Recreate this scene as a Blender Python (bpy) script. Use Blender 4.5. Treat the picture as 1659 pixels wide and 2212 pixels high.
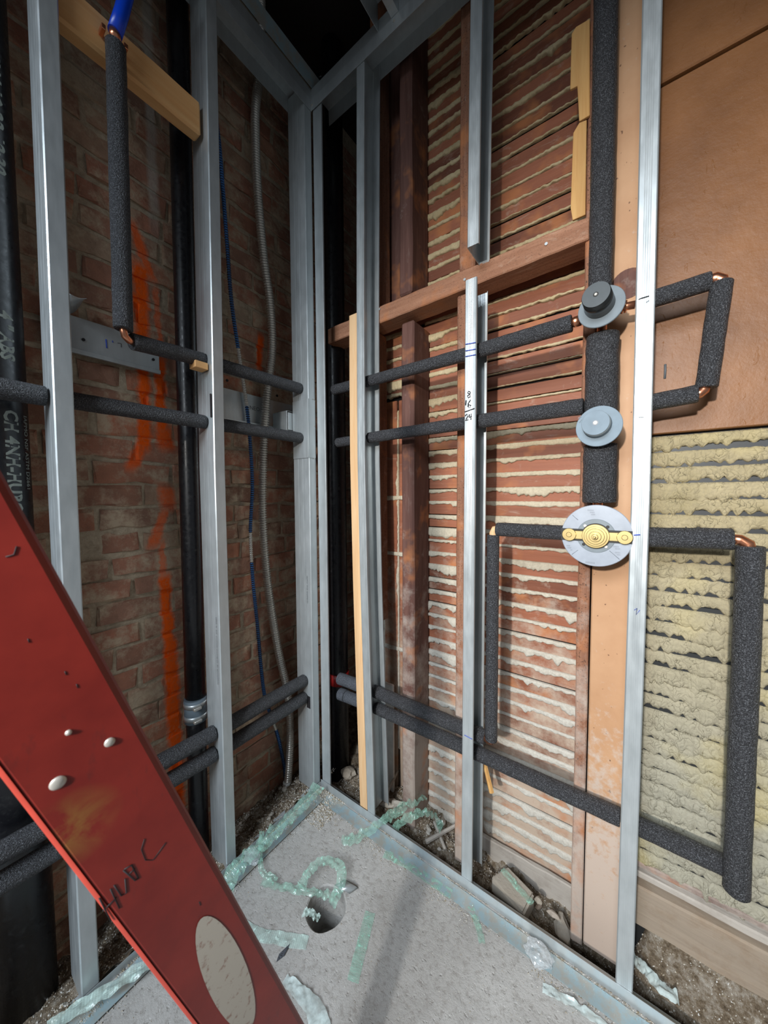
import bpy, bmesh, math, random
from mathutils import Vector, Matrix, noise
from math import sin, cos, pi, radians, tan, atan2
random.seed(7)
for o in list(bpy.data.objects): bpy.data.objects.remove(o)
scene = bpy.context.scene
COL = scene.collection

# ------------------------------------------------------------------ camera
CAM = Vector((1.033, -.955, 1.21)); YAW, PITCH, ROLL, FPX = radians(36.2), radians(2.7), radians(-.28), 742.
_f = Vector((-sin(YAW)*cos(PITCH), cos(YAW)*cos(PITCH), -sin(PITCH)))
_r = Vector((cos(YAW), sin(YAW), 0)); _u = _r.cross(_f)
_r2 = _r*cos(ROLL)+_u*sin(ROLL); _u2 = -_r*sin(ROLL)+_u*cos(ROLL)
cd = bpy.data.cameras.new('camera'); cam = bpy.data.objects.new('camera', cd); COL.objects.link(cam)
m = Matrix((_r2, _u2, -_f)).transposed().to_4x4(); m.translation = CAM; cam.matrix_world = m
cd.sensor_fit = 'VERTICAL'; cd.sensor_height = 24; cd.lens = FPX/2212*24; cd.clip_start = .02; cd.clip_end = 50
cd.dof.use_dof = True; cd.dof.focus_distance = 1.35; cd.dof.aperture_fstop = 4.5
scene.camera = cam
def ray(px, py):
    return _r2*((px-829.5)/FPX) + _u2*((1106-py)/FPX) + _f
def on(px, py, ax, v):
    """measured point of the photograph brought onto a real plane of the room (axis ax = v)"""
    d = ray(px, py); return CAM + d*((v-CAM[ax])/d[ax])

# ------------------------------------------------------------------ light
w = bpy.data.worlds.new('world'); scene.world = w; w.use_nodes = True
w.node_tree.nodes['Background'].inputs[0].default_value = (.82, .91, 1.0, 1)
w.node_tree.nodes['Background'].inputs[1].default_value = .17
def lamp(name, typ, loc, target, energy, color, **kw):
    l = bpy.data.lights.new(name, typ); l.energy = energy; l.color = color
    for k, v in kw.items(): setattr(l, k, v)
    o = bpy.data.objects.new(name, l); COL.objects.link(o); o.location = loc
    o.rotation_euler = (Vector(target)-Vector(loc)).to_track_quat('-Z', 'Y').to_euler()
    return o
lamp('work_light', 'SPOT', (.92, -2.45, 1.72), (1.0, .0, 1.06), 285, (1, .975, .93), spot_size=radians(66), spot_blend=1.0, shadow_soft_size=.05)
lamp('fill_light', 'AREA', (.75, -2.8, 2.5), (.45, -.35, .0), 36, (.80, .90, 1.0), shape='RECTANGLE', size=1.2, size_y=.9, spread=radians(100))  # added soft cool fill from behind the camera, lifts the floor
vs = scene.view_settings; vs.view_transform = 'Standard'; vs.look = 'None'; vs.gamma = 1; vs.exposure = 0.0
try: vs.use_curve_mapping = False
except Exception: pass

# ------------------------------------------------------------------ material helpers
class NT:
    def __init__(s, name):
        s.m = bpy.data.materials.new(name); s.m.use_nodes = True; s.t = s.m.node_tree; s.n = s.t.nodes
        s.b = s.n['Principled BSDF']; s.out = s.n['Material Output']
    def new(s, typ, **kw):
        x = s.n.new(typ)
        for k, v in kw.items(): setattr(x, k, v)
        return x
    def lk(s, a, b): s.t.links.new(a, b)
    def put(s, sock, v):
        if isinstance(v, bpy.types.NodeSocket): s.lk(v, sock)
        else: sock.default_value = v
    def math(s, op, a, b=None, c=None, clamp=False):
        x = s.new('ShaderNodeMath', operation=op, use_clamp=clamp); s.put(x.inputs[0], a)
        if b is not None: s.put(x.inputs[1], b)
        if c is not None: s.put(x.inputs[2], c)
        return x.outputs[0]
    def mr(s, v, a, b, c=0., d=1., sm=False):
        x = s.new('ShaderNodeMapRange'); s.put(x.inputs[0], v)
        if sm: x.interpolation_type = 'SMOOTHSTEP'
        for i, q in enumerate((a, b, c, d)): s.put(x.inputs[i+1], q)
        return x.outputs[0]
    def pos(s):
        g = s.new('ShaderNodeNewGeometry'); return g.outputs['Position']
    def obj(s): return s.new('ShaderNodeTexCoord').outputs['Object']
    def xyz(s, v):
        x = s.new('ShaderNodeSeparateXYZ'); s.lk(v, x.inputs[0]); return x.outputs
    def scale(s, v, sc):
        x = s.new('ShaderNodeMapping'); s.lk(v, x.inputs[0]); x.inputs['Scale'].default_value = sc; return x.outputs[0]
    def noise(s, v, sc, det=4., rough=.55, dist=0.):
        x = s.new('ShaderNodeTexNoise'); s.lk(v, x.inputs['Vector']); x.inputs['Scale'].default_value = sc
        x.inputs['Detail'].default_value = det; x.inputs['Roughness'].default_value = rough; x.inputs['Distortion'].default_value = dist
        return x.outputs['Fac']
    def vor(s, v, sc, feat='F1'):
        x = s.new('ShaderNodeTexVoronoi', feature=feat); s.lk(v, x.inputs['Vector']); x.inputs['Scale'].default_value = sc
        return x.outputs['Distance']
    def ramp(s, f, stops):
        x = s.new('ShaderNodeValToRGB'); s.lk(f, x.inputs[0]); e = x.color_ramp.elements
        while len(e) < len(stops): e.new(.5)
        for q, (p, c) in zip(e, stops): q.position = p; q.color = (*c, 1)
        return x.outputs[0]
    def mix(s, f, a, b, bt='MIX'):
        x = s.new('ShaderNodeMix', data_type='RGBA', blend_type=bt)
        s.put(x.inputs[0], f)
        for i, v in ((6, a), (7, b)):
            if isinstance(v, tuple): v = (*v, 1) if len(v) == 3 else v
            s.put(x.inputs[i], v)
        return x.outputs[2]
    def rnd(s): return s.new('ShaderNodeObjectInfo').outputs['Random']
    def bump(s, h, st=.5, d=.002):
        x = s.new('ShaderNodeBump'); s.lk(h, x.inputs['Height']); x.inputs['Strength'].default_value = st
        x.inputs['Distance'].default_value = d; s.lk(x.outputs[0], s.b.inputs['Normal'])
    def fin(s, col, rough=.7, metal=0., spec=None):
        if isinstance(col, tuple): col = (*col, 1)
        s.put(s.b.inputs['Base Color'], col); s.put(s.b.inputs['Roughness'], rough); s.put(s.b.inputs['Metallic'], metal)
        if spec is not None: s.b.inputs['Specular IOR Level'].default_value = spec
        return s.m
def plain(name, col, rough=.6, metal=0., spec=None, bs=0, bst=.3):
    t = NT(name)
    p = t.pos(); c = t.mix(t.noise(p, 30, 3), tuple(x*.75 for x in col), tuple(min(1, x*1.2) for x in col))
    if bs: t.bump(t.noise(p, bs, 3), bst, .002)
    return t.fin(c, rough, metal, spec)
MA = {}
# galvanised steel
t = NT('galvanised_steel'); p = t.pos()
n1 = t.noise(t.scale(p, (1, 1, .25)), 60, 3); n2 = t.noise(p, 9, 4)
c = t.mix(n1, (.44, .475, .485), (.62, .66, .67)); c = t.mix(t.mr(n2, .45, .75, 0, .35), c, (.36, .39, .39))
t.bump(t.noise(t.scale(p, (1, 1, .1)), 150, 2), .06, .001)
MA['steel'] = t.fin(c, t.mr(n1, .2, .8, .30, .46), .55)
t = NT('dusty_galvanised_steel'); p = t.pos(); n = t.noise(p, 25, 6, .7)
c = t.mix(t.mr(n, .42, .6), (.36, .48, .52), (.42, .41, .37)); MA['steel_dusty'] = t.fin(c, .5, .35)
# foam insulation
t = NT('black_foam'); p = t.pos()
n = t.noise(p, 420, 2, .8); n2 = t.noise(p, 300, 2, .8)
c = t.mix(t.mr(n, .50, .68), (.020, .020, .023), (.14, .146, .16)); t.bump(n2, 1., .006)
MA['foam'] = t.fin(c, t.mr(n, .45, .65, .6, .28), 0, .6)
t = NT('grey_foam'); p = t.pos()
n = t.noise(p, 400, 3, .8); c = t.mix(t.mr(n, .45, .7), (.045, .05, .06), (.20, .22, .26)); t.bump(n, 1., .004)
MA['foam_grey'] = t.fin(c, .6, 0, .5)
# wood
def wood(name, a, b, ax, dust=0., gs=40, rough=.75, marks=0., rnd=.0, dustcol=(.50, .46, .41), scuff=0):
    t = NT(name); p = t.pos(); o = t.xyz(p)
    sc = [1, 1, 1]; sc[ax] = .06
    q = t.new('ShaderNodeVectorMath', operation='ADD'); t.lk(p, q.inputs[0])
    rr = t.math('MULTIPLY', t.rnd(), 7.); cx = t.new('ShaderNodeCombineXYZ'); t.lk(rr, cx.inputs[0]); t.lk(rr, cx.inputs[1]); t.lk(rr, cx.inputs[2]); t.lk(cx.outputs[0], q.inputs[1])
    g = t.noise(t.scale(q.outputs[0], tuple(sc)), gs*3, 5, .6, .6); g2 = t.noise(t.scale(q.outputs[0], tuple(sc)), gs*.5, 3)
    c = t.mix(t.mr(g, .25, .75), a, b); c = t.mix(t.mr(g2, .3, .7, 0, .6), c, tuple(x*.62 for x in a))
    if rnd: c = t.mix(rnd, c, t.ramp(t.rnd(), [(0, tuple(x*.55 for x in a)), (.5, b), (1, tuple(min(1, x*1.35) for x in b))]))
    if marks:
        s = t.noise(t.scale(p, (1, 1, 3) if ax != 2 else (1, 1, 1)), 260, 2); c = t.mix(t.mr(s, .6, .66, 0, marks), c, (.03, .015, .01))
    if dust:
        dn = t.noise(p, 14, 6, .7); z = t.mr(o[2], .15, 1.15, .42, 0.)
        dm = t.mr(t.math('ADD', dn, z), .62, .92, 0, dust); c = t.mix(dm, c, dustcol)
    if scuff:
        k1 = t.noise(t.scale(q.outputs[0], tuple(.35 if i == ax else 1 for i in range(3))), 26, 5, .75, .8); c = t.mix(t.mr(k1, .57, .72, 0, scuff), c, dustcol); k2 = t.noise(q.outputs[0], 9, 3); c = t.mix(t.mr(k2, .55, .7, 0, .7), c, (.46, .17, .06))
    t.bump(g, .45, .002)
    return t.fin(c, rough, 0, .3)
MA['lath'] = wood('lath_wood', (.16, .050, .026), (.33, .120, .064), 0, .9, 30, .6, 0, .45, (.50, .40, .31), .4)
MA['stud_wood'] = wood('old_stud_wood', (.20, .082, .045), (.38, .19, .115), 2, .7, 30, .8, .8, 0, (.50, .44, .38), .35)
MA['stud_dark'] = wood('old_dark_sawn_wood', (.105, .045, .034), (.20, .10, .078), 2, .75, 30, .75, 0, 0, (.42, .36, .31), .15)
MA['header'] = wood('old_header_wood', (.30, .13, .07), (.52, .27, .165), 0, .0, 25, .7, .5, 0, (.60, .45, .33), .4)
MA['pine'] = wood('fresh_pine', (.72, .42, .20), (.84, .60, .36), 2, 0, 30, .6)
MA['pine_y'] = wood('fresh_pine_lying', (.80, .40, .15), (.92, .57, .26), 1, 0, 22, .6)
MA['shim'] = wood('yellow_wood', (.55, .28, .09), (.72, .44, .17), 2, 0, 30, .6)
MA['sill_wood'] = wood('worn_sill_wood', (.20, .13, .08), (.38, .28, .19), 0, .5, 30, .85, 0, 0, (.36, .31, .25))
MA['grey_board'] = wood('dusty_grey_board', (.24, .20, .165), (.42, .37, .32), 0, .6, 30, .9)
# orange painted board
t = NT('salmon_painted_board'); p = t.pos(); z = t.xyz(p)[2]
n = t.noise(p, 6, 5, .6); n2 = t.noise(p, 40, 4, .7); n3 = t.noise(p, 110, 1)
c = t.mix(t.mr(n, .3, .7), (.42, .225, .115), (.52, .305, .17)); c = t.mix(t.mr(n3, .74, .78, 0, .8), c, (.10, .04, .02))
dm = t.mr(t.math('ADD', n2, t.mr(z, .05, .75, .5, 0.)), .62, .85, 0, .8); c = t.mix(dm, c, (.50, .42, .36))
MA['salmon'] = t.fin(c, .62, 0, .4)
# brown painted panel
t = NT('brown_painted_panel'); p = t.pos()
n = t.noise(p, 5, 6, .6); n2 = t.noise(p, 60, 5, .7); sc = t.noise(t.scale(p, (3, 1, 1)), 18, 6, .8, 1.5)
c = t.mix(t.mr(n, .3, .7), (.165, .066, .021), (.27, .115, .040)); c = t.mix(t.mr(sc, .66, .75, 0, .5), c, (.52, .42, .33))
t.bump(t.math('ADD', t.noise(p, 22, 6, .7), t.mr(t.noise(t.scale(p, (1, 1, .3)), 45, 3, .6, 2.), .66, .72, 0, .25)), .45, .004); MA['panel'] = t.fin(c, .48, 0, .4)
# plaster
def plaster(name, a, b, c2, zlo, zhi):
    t = NT(name); p = t.pos(); z = t.xyz(p)[2]
    n = t.noise(p, 10, 5); n2 = t.noise(p, 160, 4, .7); v = t.vor(p, 70, 'DISTANCE_TO_EDGE')
    c = t.mix(t.mr(n, .3, .7), a, b); c = t.mix(t.mr(z, zlo, zhi, 1., 0.), c, c2)
    c = t.mix(t.mr(n2, .3, .6, .35, 0), c, (.22, .19, .14)); t.bump(n2, .6, .002)
    return t, c, v
t, c, v = plaster('old_plaster', (.46, .35, .18), (.60, .48, .29), (.55, .52, .46), .5, 1.75); MA['plaster'] = t.fin(c, .9, 0, .2)
t, c, v = plaster('yellow_plaster', (.33, .27, .15), (.46, .38, .235), (.34, .32, .25), .45, 1.15)
p = t.pos(); q_ = t.new('ShaderNodeTexNoise'); t.lk(p, q_.inputs['Vector']); q_.inputs['Scale'].default_value = 45; pm = t.mix(.035, p, q_.outputs['Color'], 'ADD'); v2 = t.vor(t.scale(pm, (1.5, 1, .8)), 62, 'DISTANCE_TO_EDGE'); nn = t.noise(p, 8, 3)
c = t.mix(t.math('MULTIPLY', t.mr(v2, .0, .05, .8, 0), t.mr(t.noise(p, 30, 3), .42, .58)), c, (.07, .06, .035)); y = t.noise(p, 5, 3); c = t.mix(t.mr(y, .5, .7, 0, .5), c, (.52, .42, .15))
t.bump(v2, .8, .004); MA['plaster_y'] = t.fin(c, .95, 0, .15)
MA['dark_lath'] = plain('shaded_lath_gap', (.018, .019, .02), .5, 0, .5)  # near-black lath and backing; shade of the gaps is put into the colour
MA['void'] = plain('unlit_void', (.018, .011, .008), .9)  # near-black, so the darkness overhead and in the chase is painted in
# brick
def paint_nodes(t, c):
    p = t.pos(); o = t.xyz(p); wob = t.math('MULTIPLY', t.math('SUBTRACT', t.noise(p, 26, 4, .65), .5), .034)
    tot = None
    ST = [(-.527, 2.045, -.485, 1.90, .016, .8), (-.513, 1.93, -.515, 1.66, .022, 1), (-.47, 1.88, -.463, 1.66, .009, .55), (-.512, 1.66, -.518, 1.36, .018, 1),
          (-.466, 1.66, -.468, 1.42, .017, 1), (-.515, 1.40, -.556, 1.30, .020, .9), (-.465, 1.44, -.455, 1.37, .026, .9), (-.462, 1.245, -.452, 1.17, .024, .75), (-.465, 1.17, -.505, 1.05, .016, .7), (-.482, 1.06, -.478, .93, .010, .6),
          (-.474, .95, -.468, .70, .018, 1), (-.466, .73, -.45, -.2, .022, 1), (-.09, 1.865, -.10, 1.73, .015, 1)]
    for (y0, z0, y1, z1, r, a) in ST:
        k = (y1-y0)/(z1-z0)
        line = t.math('MULTIPLY_ADD', o[2], k, y0-k*z0)
        d = t.math('ABSOLUTE', t.math('SUBTRACT', t.math('ADD', o[1], wob), line))
        m = t.mr(d, r*.55, r*1.25, a, 0.); m = t.math('MULTIPLY', m, t.mr(o[2], z1-.02, z1+.015)); m = t.math('MULTIPLY', m, t.mr(o[2], z0-.015, z0+.02, 1, 0))
        tot = m if tot is None else t.math('MAXIMUM', tot, m)
    d = t.math('ABSOLUTE', t.math('ADD', t.math('MULTIPLY_ADD', wob, .4, o[1]), .469)); m = t.math('MULTIPLY', t.mr(d, .008, .018, .5, 0), t.mr(o[2], 2.0, 2.15))
    c = t.mix(m, c, (.55, .52, .46))
    tot = t.math('MULTIPLY', tot, t.mr(t.noise(p, 120, 3), .25, .5, .75, 1)); return t.mix(tot, c, (.95, .12, .006))
t = NT('old_brick'); p = t.pos()
c = t.ramp(t.rnd(), [(0, (.30, .165, .112)), (.3, (.48, .20, .125)), (.55, (.38, .205, .14)), (.8, (.56, .21, .12)), (1, (.44, .32, .22))])
n = t.noise(p, 22, 6, .7); c = t.mix(t.mr(n, .3, .7, 0, .55), c, (.17, .105, .075)); n2 = t.noise(p, 12, 6, .75)
c = t.mix(t.mr(n2, .46, .62, 0, .85), c, (.54, .42, .29)); t.bump(t.noise(p, 90, 5, .7), .8, .004)
MA['brick'] = t.fin(paint_nodes(t, c), .9, 0, .2)
t = NT('old_mortar'); p = t.pos(); n = t.noise(p, 40, 6, .75)
c = t.mix(t.mr(n, .3, .7), (.34, .26, .18), (.60, .49, .355)); t.bump(n, 1., .006); MA['mortar'] = t.fin(paint_nodes(t, c), .95, 0, .1)
# concrete
t = NT('dusty_concrete'); p = t.pos(); n = t.noise(p, 3.5, 6, .65); n2 = t.noise(p, 60, 6, .75); n3 = t.noise(t.scale(p, (1, 2.2, 1)), 90, 5, .75, .2)
c = t.mix(t.mr(n, .3, .7), (.36, .345, .325), (.52, .505, .48)); c = t.mix(t.mr(n2, .38, .5, .5, 0), c, (.24, .215, .19)); c = t.mix(t.mr(t.noise(p, 190, 2), .68, .74, 0, .7), c, (.55, .53, .48))
x = t.math('ADD', t.math('ADD', n2, t.math('MULTIPLY', n3, .35)), t.mr(t.noise(p, 75, 2), .28, .38, -.45, 0)); t.bump(x, .8, .0035); MA['concrete'] = t.fin(c, .88, 0, .25)
t = NT('rubble_dirt'); p = t.pos(); n = t.noise(p, 45, 6, .8); c = t.ramp(n, [(.3, (.05, .035, .025)), (.46, (.20, .15, .10)), (.58, (.36, .31, .25)), (.72, (.55, .51, .45))])
t.bump(n, 1., .012); MA['dirt'] = t.fin(c, .95, 0, .1)
t = NT('rubble_stone'); p = t.pos(); c = t.ramp(t.rnd(), [(0, (.30, .25, .19)), (.4, (.46, .43, .38)), (.75, (.60, .58, .54)), (1, (.27, .17, .12))])
c = t.mix(t.noise(p, 50, 5), c, (.35, .30, .24)); t.bump(t.noise(p, 120, 4), .6, .003); MA['stone'] = t.fin(c, .9, 0, .2)
t = NT('loose_grit'); p = t.pos(); c = t.ramp(t.noise(p, 130, 1), [(.35, (.30, .24, .16)), (.5, (.48, .43, .35)), (.62, (.66, .64, .60))]); MA['grit'] = t.fin(c, .9, 0, .2)
MA['copper'] = plain('copper', (.72, .30, .17), .28, .95)
MA['brass'] = plain('brass', (.92, .66, .30), .26, .9)
t = NT('black_abs'); p = t.pos(); n = t.noise(p, 70, 5, .7); c = t.mix(t.mr(n, .55, .8, 0, .5), (.008, .008, .01), (.06, .06, .055)); MA['abs'] = t.fin(c, t.mr(n, .3, .7, .22, .5), 0, .5)
MA['rubber'] = plain('dark_grey_plastic', (.075, .085, .09), .38, 0, .5)
MA['rubber_plate'] = plain('slate_grey_plastic', (.16, .19, .21), .45, 0, .5)
MA['rubber_blk'] = plain('black_cap_plastic', (.012, .013, .013), .25, 0, .6)
MA['zinc'] = plain('pale_blue_plastic', (.19, .245, .29), .6, 0, .3)
MA['zinc_side'] = plain('dull_grey_plastic', (.22, .25, .26), .45, .1)
MA['guard'] = plain('grey_guard_plastic', (.33, .36, .41), .3, 0, .6)
MA['black'] = plain('black_plastic', (.01, .009, .008), .6)
MA['mark'] = plain('raised_mark', (.20, .22, .25), .5)
t = NT('red_fibreglass_shaded'); p = t.pos(); n = t.noise(p, 14, 5, .6); n2 = t.noise(t.scale(p, (1, 1, .3)), 60, 5, .7)
c = t.mix(t.mr(n, .3, .7), (.17, .011, .007), (.25, .020, .012)); c = t.mix(t.mr(n2, .60, .72, 0, .6), c, (.10, .015, .012))  # rail face red darkened to carry its weak, grazing light
st = t.noise(p, 24, 5, .7, 1.); q = on(150, 1780, 0, .63); xx = t.new('ShaderNodeVectorMath', operation='DISTANCE'); t.lk(p, xx.inputs[0]); xx.inputs[1].default_value = q
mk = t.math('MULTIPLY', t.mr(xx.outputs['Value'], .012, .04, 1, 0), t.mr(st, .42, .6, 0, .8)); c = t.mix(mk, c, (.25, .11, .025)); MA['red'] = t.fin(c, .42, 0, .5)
MA['red_lit_edge'] = plain('red_fibreglass_lit_edge', (.44, .05, .03), .5)  # same fibreglass as the rail; brighter red paints the light on its edge
MA['red_dark'] = plain('dark_red_plastic', (.30, .012, .012), .45)
t = NT('worn_paper_sticker'); p = t.pos(); n = t.noise(p, 90, 5, .7); c = t.mix(t.mr(n, .55, .68), (.46, .42, .36), (.24, .12, .09)); MA['sticker'] = t.fin(c, .8)
MA['rivet'] = plain('dull_rivet', (.55, .52, .47), .4, .5)
MA['ink'] = plain('black_ink', (.012, .010, .012), .7)
MA['ink_blue'] = plain('blue_ink', (.04, .09, .50), .6)
MA['ink_grey'] = plain('grey_print', (.11, .12, .13), .7)
MA['pipe_print'] = plain('faded_white_print', (.30, .32, .28), .8)
MA['pex'] = plain('blue_plastic_tube', (.005, .06, .62), .3, 0, .5)
MA['white'] = plain('white_plastic', (.82, .82, .80), .45)
MA['conduit'] = plain('aluminium_conduit', (.66, .62, .55), .30, .5)
t = NT('blue_striped_cable'); p = t.pos(); z = t.xyz(p)[2]; s = t.math('SINE', t.math('MULTIPLY', z, 2*pi/.0085)); c = t.mix(t.mr(s, -.2, .2), (.02, .03, .06), (.045, .16, .42)); MA['cable_b'] = t.fin(c, .4, .3)
def sheet(name, col, alpha, stripes=0., rough=.25, ax=0):
    t = NT(name); p = t.obj(); n = t.noise(p, 25, 4, .7)
    a = t.mr(n, .3, .7, alpha*.5, min(1, alpha*1.4))
    if stripes:
        tc = t.new('ShaderNodeTexCoord').outputs['UV']; u = t.xyz(tc)
        s = t.math('SINE', t.math('MULTIPLY', u[0], 2*pi*14)); s2 = t.math('SINE', t.math('MULTIPLY', u[1], 2*pi*stripes))
        k = t.math('MAXIMUM', t.mr(s, .2, .9, 0, .26), t.mr(s2, .6, .95, 0, .22)); k = t.math('ADD', k, t.mr(t.noise(p, 70, 3), .60, .68, 0, .6)); a = t.math('ADD', a, k, clamp=True)
    t.put(t.b.inputs['Alpha'], a); t.bump(t.noise(p, 60, 3), .5, .003)
    return t.fin(t.mix(n, tuple(x*.8 for x in col), col), rough, 0, .8)
MA['mesh_green'] = sheet('green_mesh_tape', (.42, .78, .62), .24, 90, .14)
MA['mesh_pale'] = sheet('pale_green_mesh_tape', (.66, .85, .78), .45, 90)
MA['clear'] = sheet('clear_plastic', (.80, .84, .86), .38, 0, .12)
MA['slip'] = sheet('white_film_strip', (.72, .84, .82), .75, 0, .2)

# ------------------------------------------------------------------ object helpers
def setp(o, **kw):
    for k, v in kw.items():
        if v is not None: o[k] = v
def link_mesh(name, me, mat=None, parent=None):
    o = bpy.data.objects.new(name, me); COL.objects.link(o)
    if mat is not None and not me.materials: me.materials.append(MA[mat] if isinstance(mat, str) else mat)
    if parent is not None:
        o.parent = parent; o.matrix_parent_inverse = Matrix.Translation(parent.location).inverted()
    return o
def top(o, label, cat, group=None, kind=None):
    setp(o, label=label, category=cat, group=group, kind=kind); return o
def struct(o, label=None): setp(o, kind='structure', label=label); return o
def thing(name, loc, label, cat, group=None):
    e = bpy.data.objects.new(name, None); COL.objects.link(e); e.location = loc; e.empty_display_size = .05
    return top(e, label, cat, group)
def raw(name, vs, fs, mat=None, parent=None, smooth=False, uv=None):
    me = bpy.data.meshes.new(name); me.from_pydata([tuple(v) for v in vs], [], fs)
    if smooth: me.polygons.foreach_set('use_smooth', [True]*len(me.polygons))
    if uv is not None:
        l = me.uv_layers.new(name='UVMap')
        for lp in me.loops: l.data[lp.index].uv = uv[lp.vertex_index]
    me.update(); return link_mesh(name, me, mat, parent)
def recalc(me):
    bm = bmesh.new(); bm.from_mesh(me); bmesh.ops.recalc_face_normals(bm, faces=bm.faces); bm.to_mesh(me); bm.free()
def bevel(o, w, seg=1):
    bm = bmesh.new(); bm.from_mesh(o.data)
    bmesh.ops.bevel(bm, geom=list(bm.edges), offset=w, segments=seg, affect='EDGES', clamp_overlap=True); bm.to_mesh(o.data); bm.free(); return o
def box(name, x0, x1, y0, y1, z0, z1, mat, parent=None, bv=.0015, jit=0., nz=0):
    """long boards get cross sections so that their edges can wander"""
    L = [(x0, x1), (y0, y1), (z0, z1)]; ax = max(range(3), key=lambda i: L[i][1]-L[i][0])
    n = max(1, nz); a, b = [i for i in range(3) if i != ax]; vs = []; fs = []
    for k in range(n+1):
        t = L[ax][0]+(L[ax][1]-L[ax][0])*k/n
        for (i, j) in ((0, 0), (1, 0), (1, 1), (0, 1)):
            v = [0, 0, 0]; v[ax] = t; v[a] = L[a][i]+random.uniform(-jit, jit); v[b] = L[b][j]+random.uniform(-jit, jit); vs.append(v)
    for k in range(n):
        for q in range(4): fs.append((k*4+q, k*4+(q+1) % 4, k*4+4+(q+1) % 4, k*4+4+q))
    fs += [(3, 2, 1, 0), (n*4, n*4+1, n*4+2, n*4+3)]
    o = raw(name, vs, fs, mat, parent); recalc(o.data)
    if bv: bevel(o, bv)
    return o
def tube(name, path, r, mat, parent=None, seg=20, cap=True, smooth=True, wob=0.):
    P = [Vector(p) for p in path]; n = len(P); R = r if isinstance(r, (list, tuple)) else [r]*n
    T = []
    for i in range(n):
        a = P[max(0, i-1)]; b = P[min(n-1, i+1)]; T.append((b-a).normalized())
    up = Vector((0, 0, 1)) if abs(T[0].z) < .9 else Vector((1, 0, 0)); N = (up - T[0]*up.dot(T[0])).normalized()
    vs = []; fs = []
    for i in range(n):
        N = (N - T[i]*N.dot(T[i])).normalized(); B = T[i].cross(N)
        for k in range(seg):
            a = 2*pi*k/seg; rr = R[i]
            if wob: rr *= 1+wob*noise.noise(P[i]*40+Vector((cos(a), sin(a), 0))*1.5)
            vs.append(P[i]+(N*cos(a)+B*sin(a))*rr)
    for i in range(n-1):
        for k in range(seg): fs.append((i*seg+k, i*seg+(k+1) % seg, (i+1)*seg+(k+1) % seg, (i+1)*seg+k))
    nf = len(fs)
    if cap:
        fs.append(tuple(range(seg))[::-1]); fs.append(tuple(range((n-1)*seg, n*seg)))
    o = raw(name, vs, fs, mat, parent); recalc(o.data)
    if smooth: o.data.polygons.foreach_set('use_smooth', [len(p.vertices) == 4 for p in o.data.polygons])
    return o
def seg_path(a, b, n=24):
    a, b = Vector(a), Vector(b); return [a.lerp(b, i/n) for i in range(n+1)]
def sleeve(name, a, b, r, parent, mat='foam', mouth=True, n=22):
    """foam sleeve: rounded lips and a hollow mouth at both ends"""
    a, b = Vector(a), Vector(b); L = (b-a).length; d = (b-a)/L
    pts = [a+d*.006, a+d*.001, a, a+d*.002]; rr = [r*.62, r*.68, r*.93, r]
    for i in range(1, n): pts.append(a+d*(L*i/n)); rr.append(r)
    pts += [b-d*.002, b, b-d*.001, b-d*.006]; rr += [r, r*.93, r*.68, r*.62]
    sag = 0
    return tube(name, pts, rr, mat, parent, 22, True, True, .05)
def arc(c, r, a0, a1, e1, e2, n=8):
    c, e1, e2 = Vector(c), Vector(e1), Vector(e2)
    return [c+(e1*cos(a0+(a1-a0)*i/n)+e2*sin(a0+(a1-a0)*i/n))*r for i in range(n+1)]
def disc(name, c, r, y0, y1, mat, parent, seg=48, bv=.001, ax=(0, -1, 0), r2=None):
    c = Vector(c); A = Vector(ax).normalized(); p0 = c+A*y0; p1 = c+A*y1; r2 = r2 or r
    o = tube(name, [p0, p0.lerp(p1, .999)], [r, r2], mat, parent, seg)
    if bv:
        bm = bmesh.new(); bm.from_mesh(o.data)
        es = [e for e in bm.edges if len(e.link_faces) == 2 and any(len(f.verts) > 4 for f in e.link_faces)]
        bmesh.ops.bevel(bm, geom=es, offset=bv, segments=2, affect='EDGES'); bm.to_mesh(o.data); bm.free()
    return o
def extrude_profile(name, prof, stations, mapf, mat, parent, th=.0011):
    """open sheet profile (u,v) given thickness th, swept through stations (w,du,dv); mapf(u,v,w)->xyz"""
    P = [Vector((a, b)) for a, b in prof]; n = len(P); N = []
    for i in range(n):
        d = (P[min(n-1, i+1)]-P[max(0, i-1)]).normalized(); N.append(Vector((-d.y, d.x)))
    ring = P+[P[i]+N[i]*th for i in range(n-1, -1, -1)]; k = len(ring); vs = []; fs = []
    for (wq, du, dv) in stations:
        for q in ring: vs.append(mapf(q.x+du, q.y+dv, wq))
    for s in range(len(stations)-1):
        for i in range(k): fs.append((s*k+i, s*k+(i+1) % k, (s+1)*k+(i+1) % k, (s+1)*k+i))
    for i in range(n-1):
        a, b = i, i+1; c, d = k-2-i, k-1-i
        fs.append((a, b, c, d)); e = (len(stations)-1)*k; fs.append((e+d, e+c, e+b, e+a))
    o = raw(name, vs, fs, mat, parent); recalc(o.data); return o
def stud_profile(fl=.032, dp=.092, lip=.006, ridges=True):
    f = []
    if ridges:
        f = [(fl*(.30+.06*i), .0003*(i % 2)) for i in range(8)][::-1]
    g = [(a, dp-b) for a, b in f[::-1]]
    w = [(0, dp*.18), (0, dp*.30), (.0005, dp*.32), (.0005, dp*.40), (0, dp*.42), (0, dp*.58), (.0005, dp*.60), (.0005, dp*.68), (0, dp*.70), (0, dp*.82)]
    return [(fl, lip), (fl, .0014), (fl-.0014, 0)]+f+[(.0016, 0), (0, .0016)]+w+[(0, dp-.0016), (.0016, dp)]+g+[(fl-.0014, dp), (fl, dp-.0014), (fl, dp-lip)]
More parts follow.
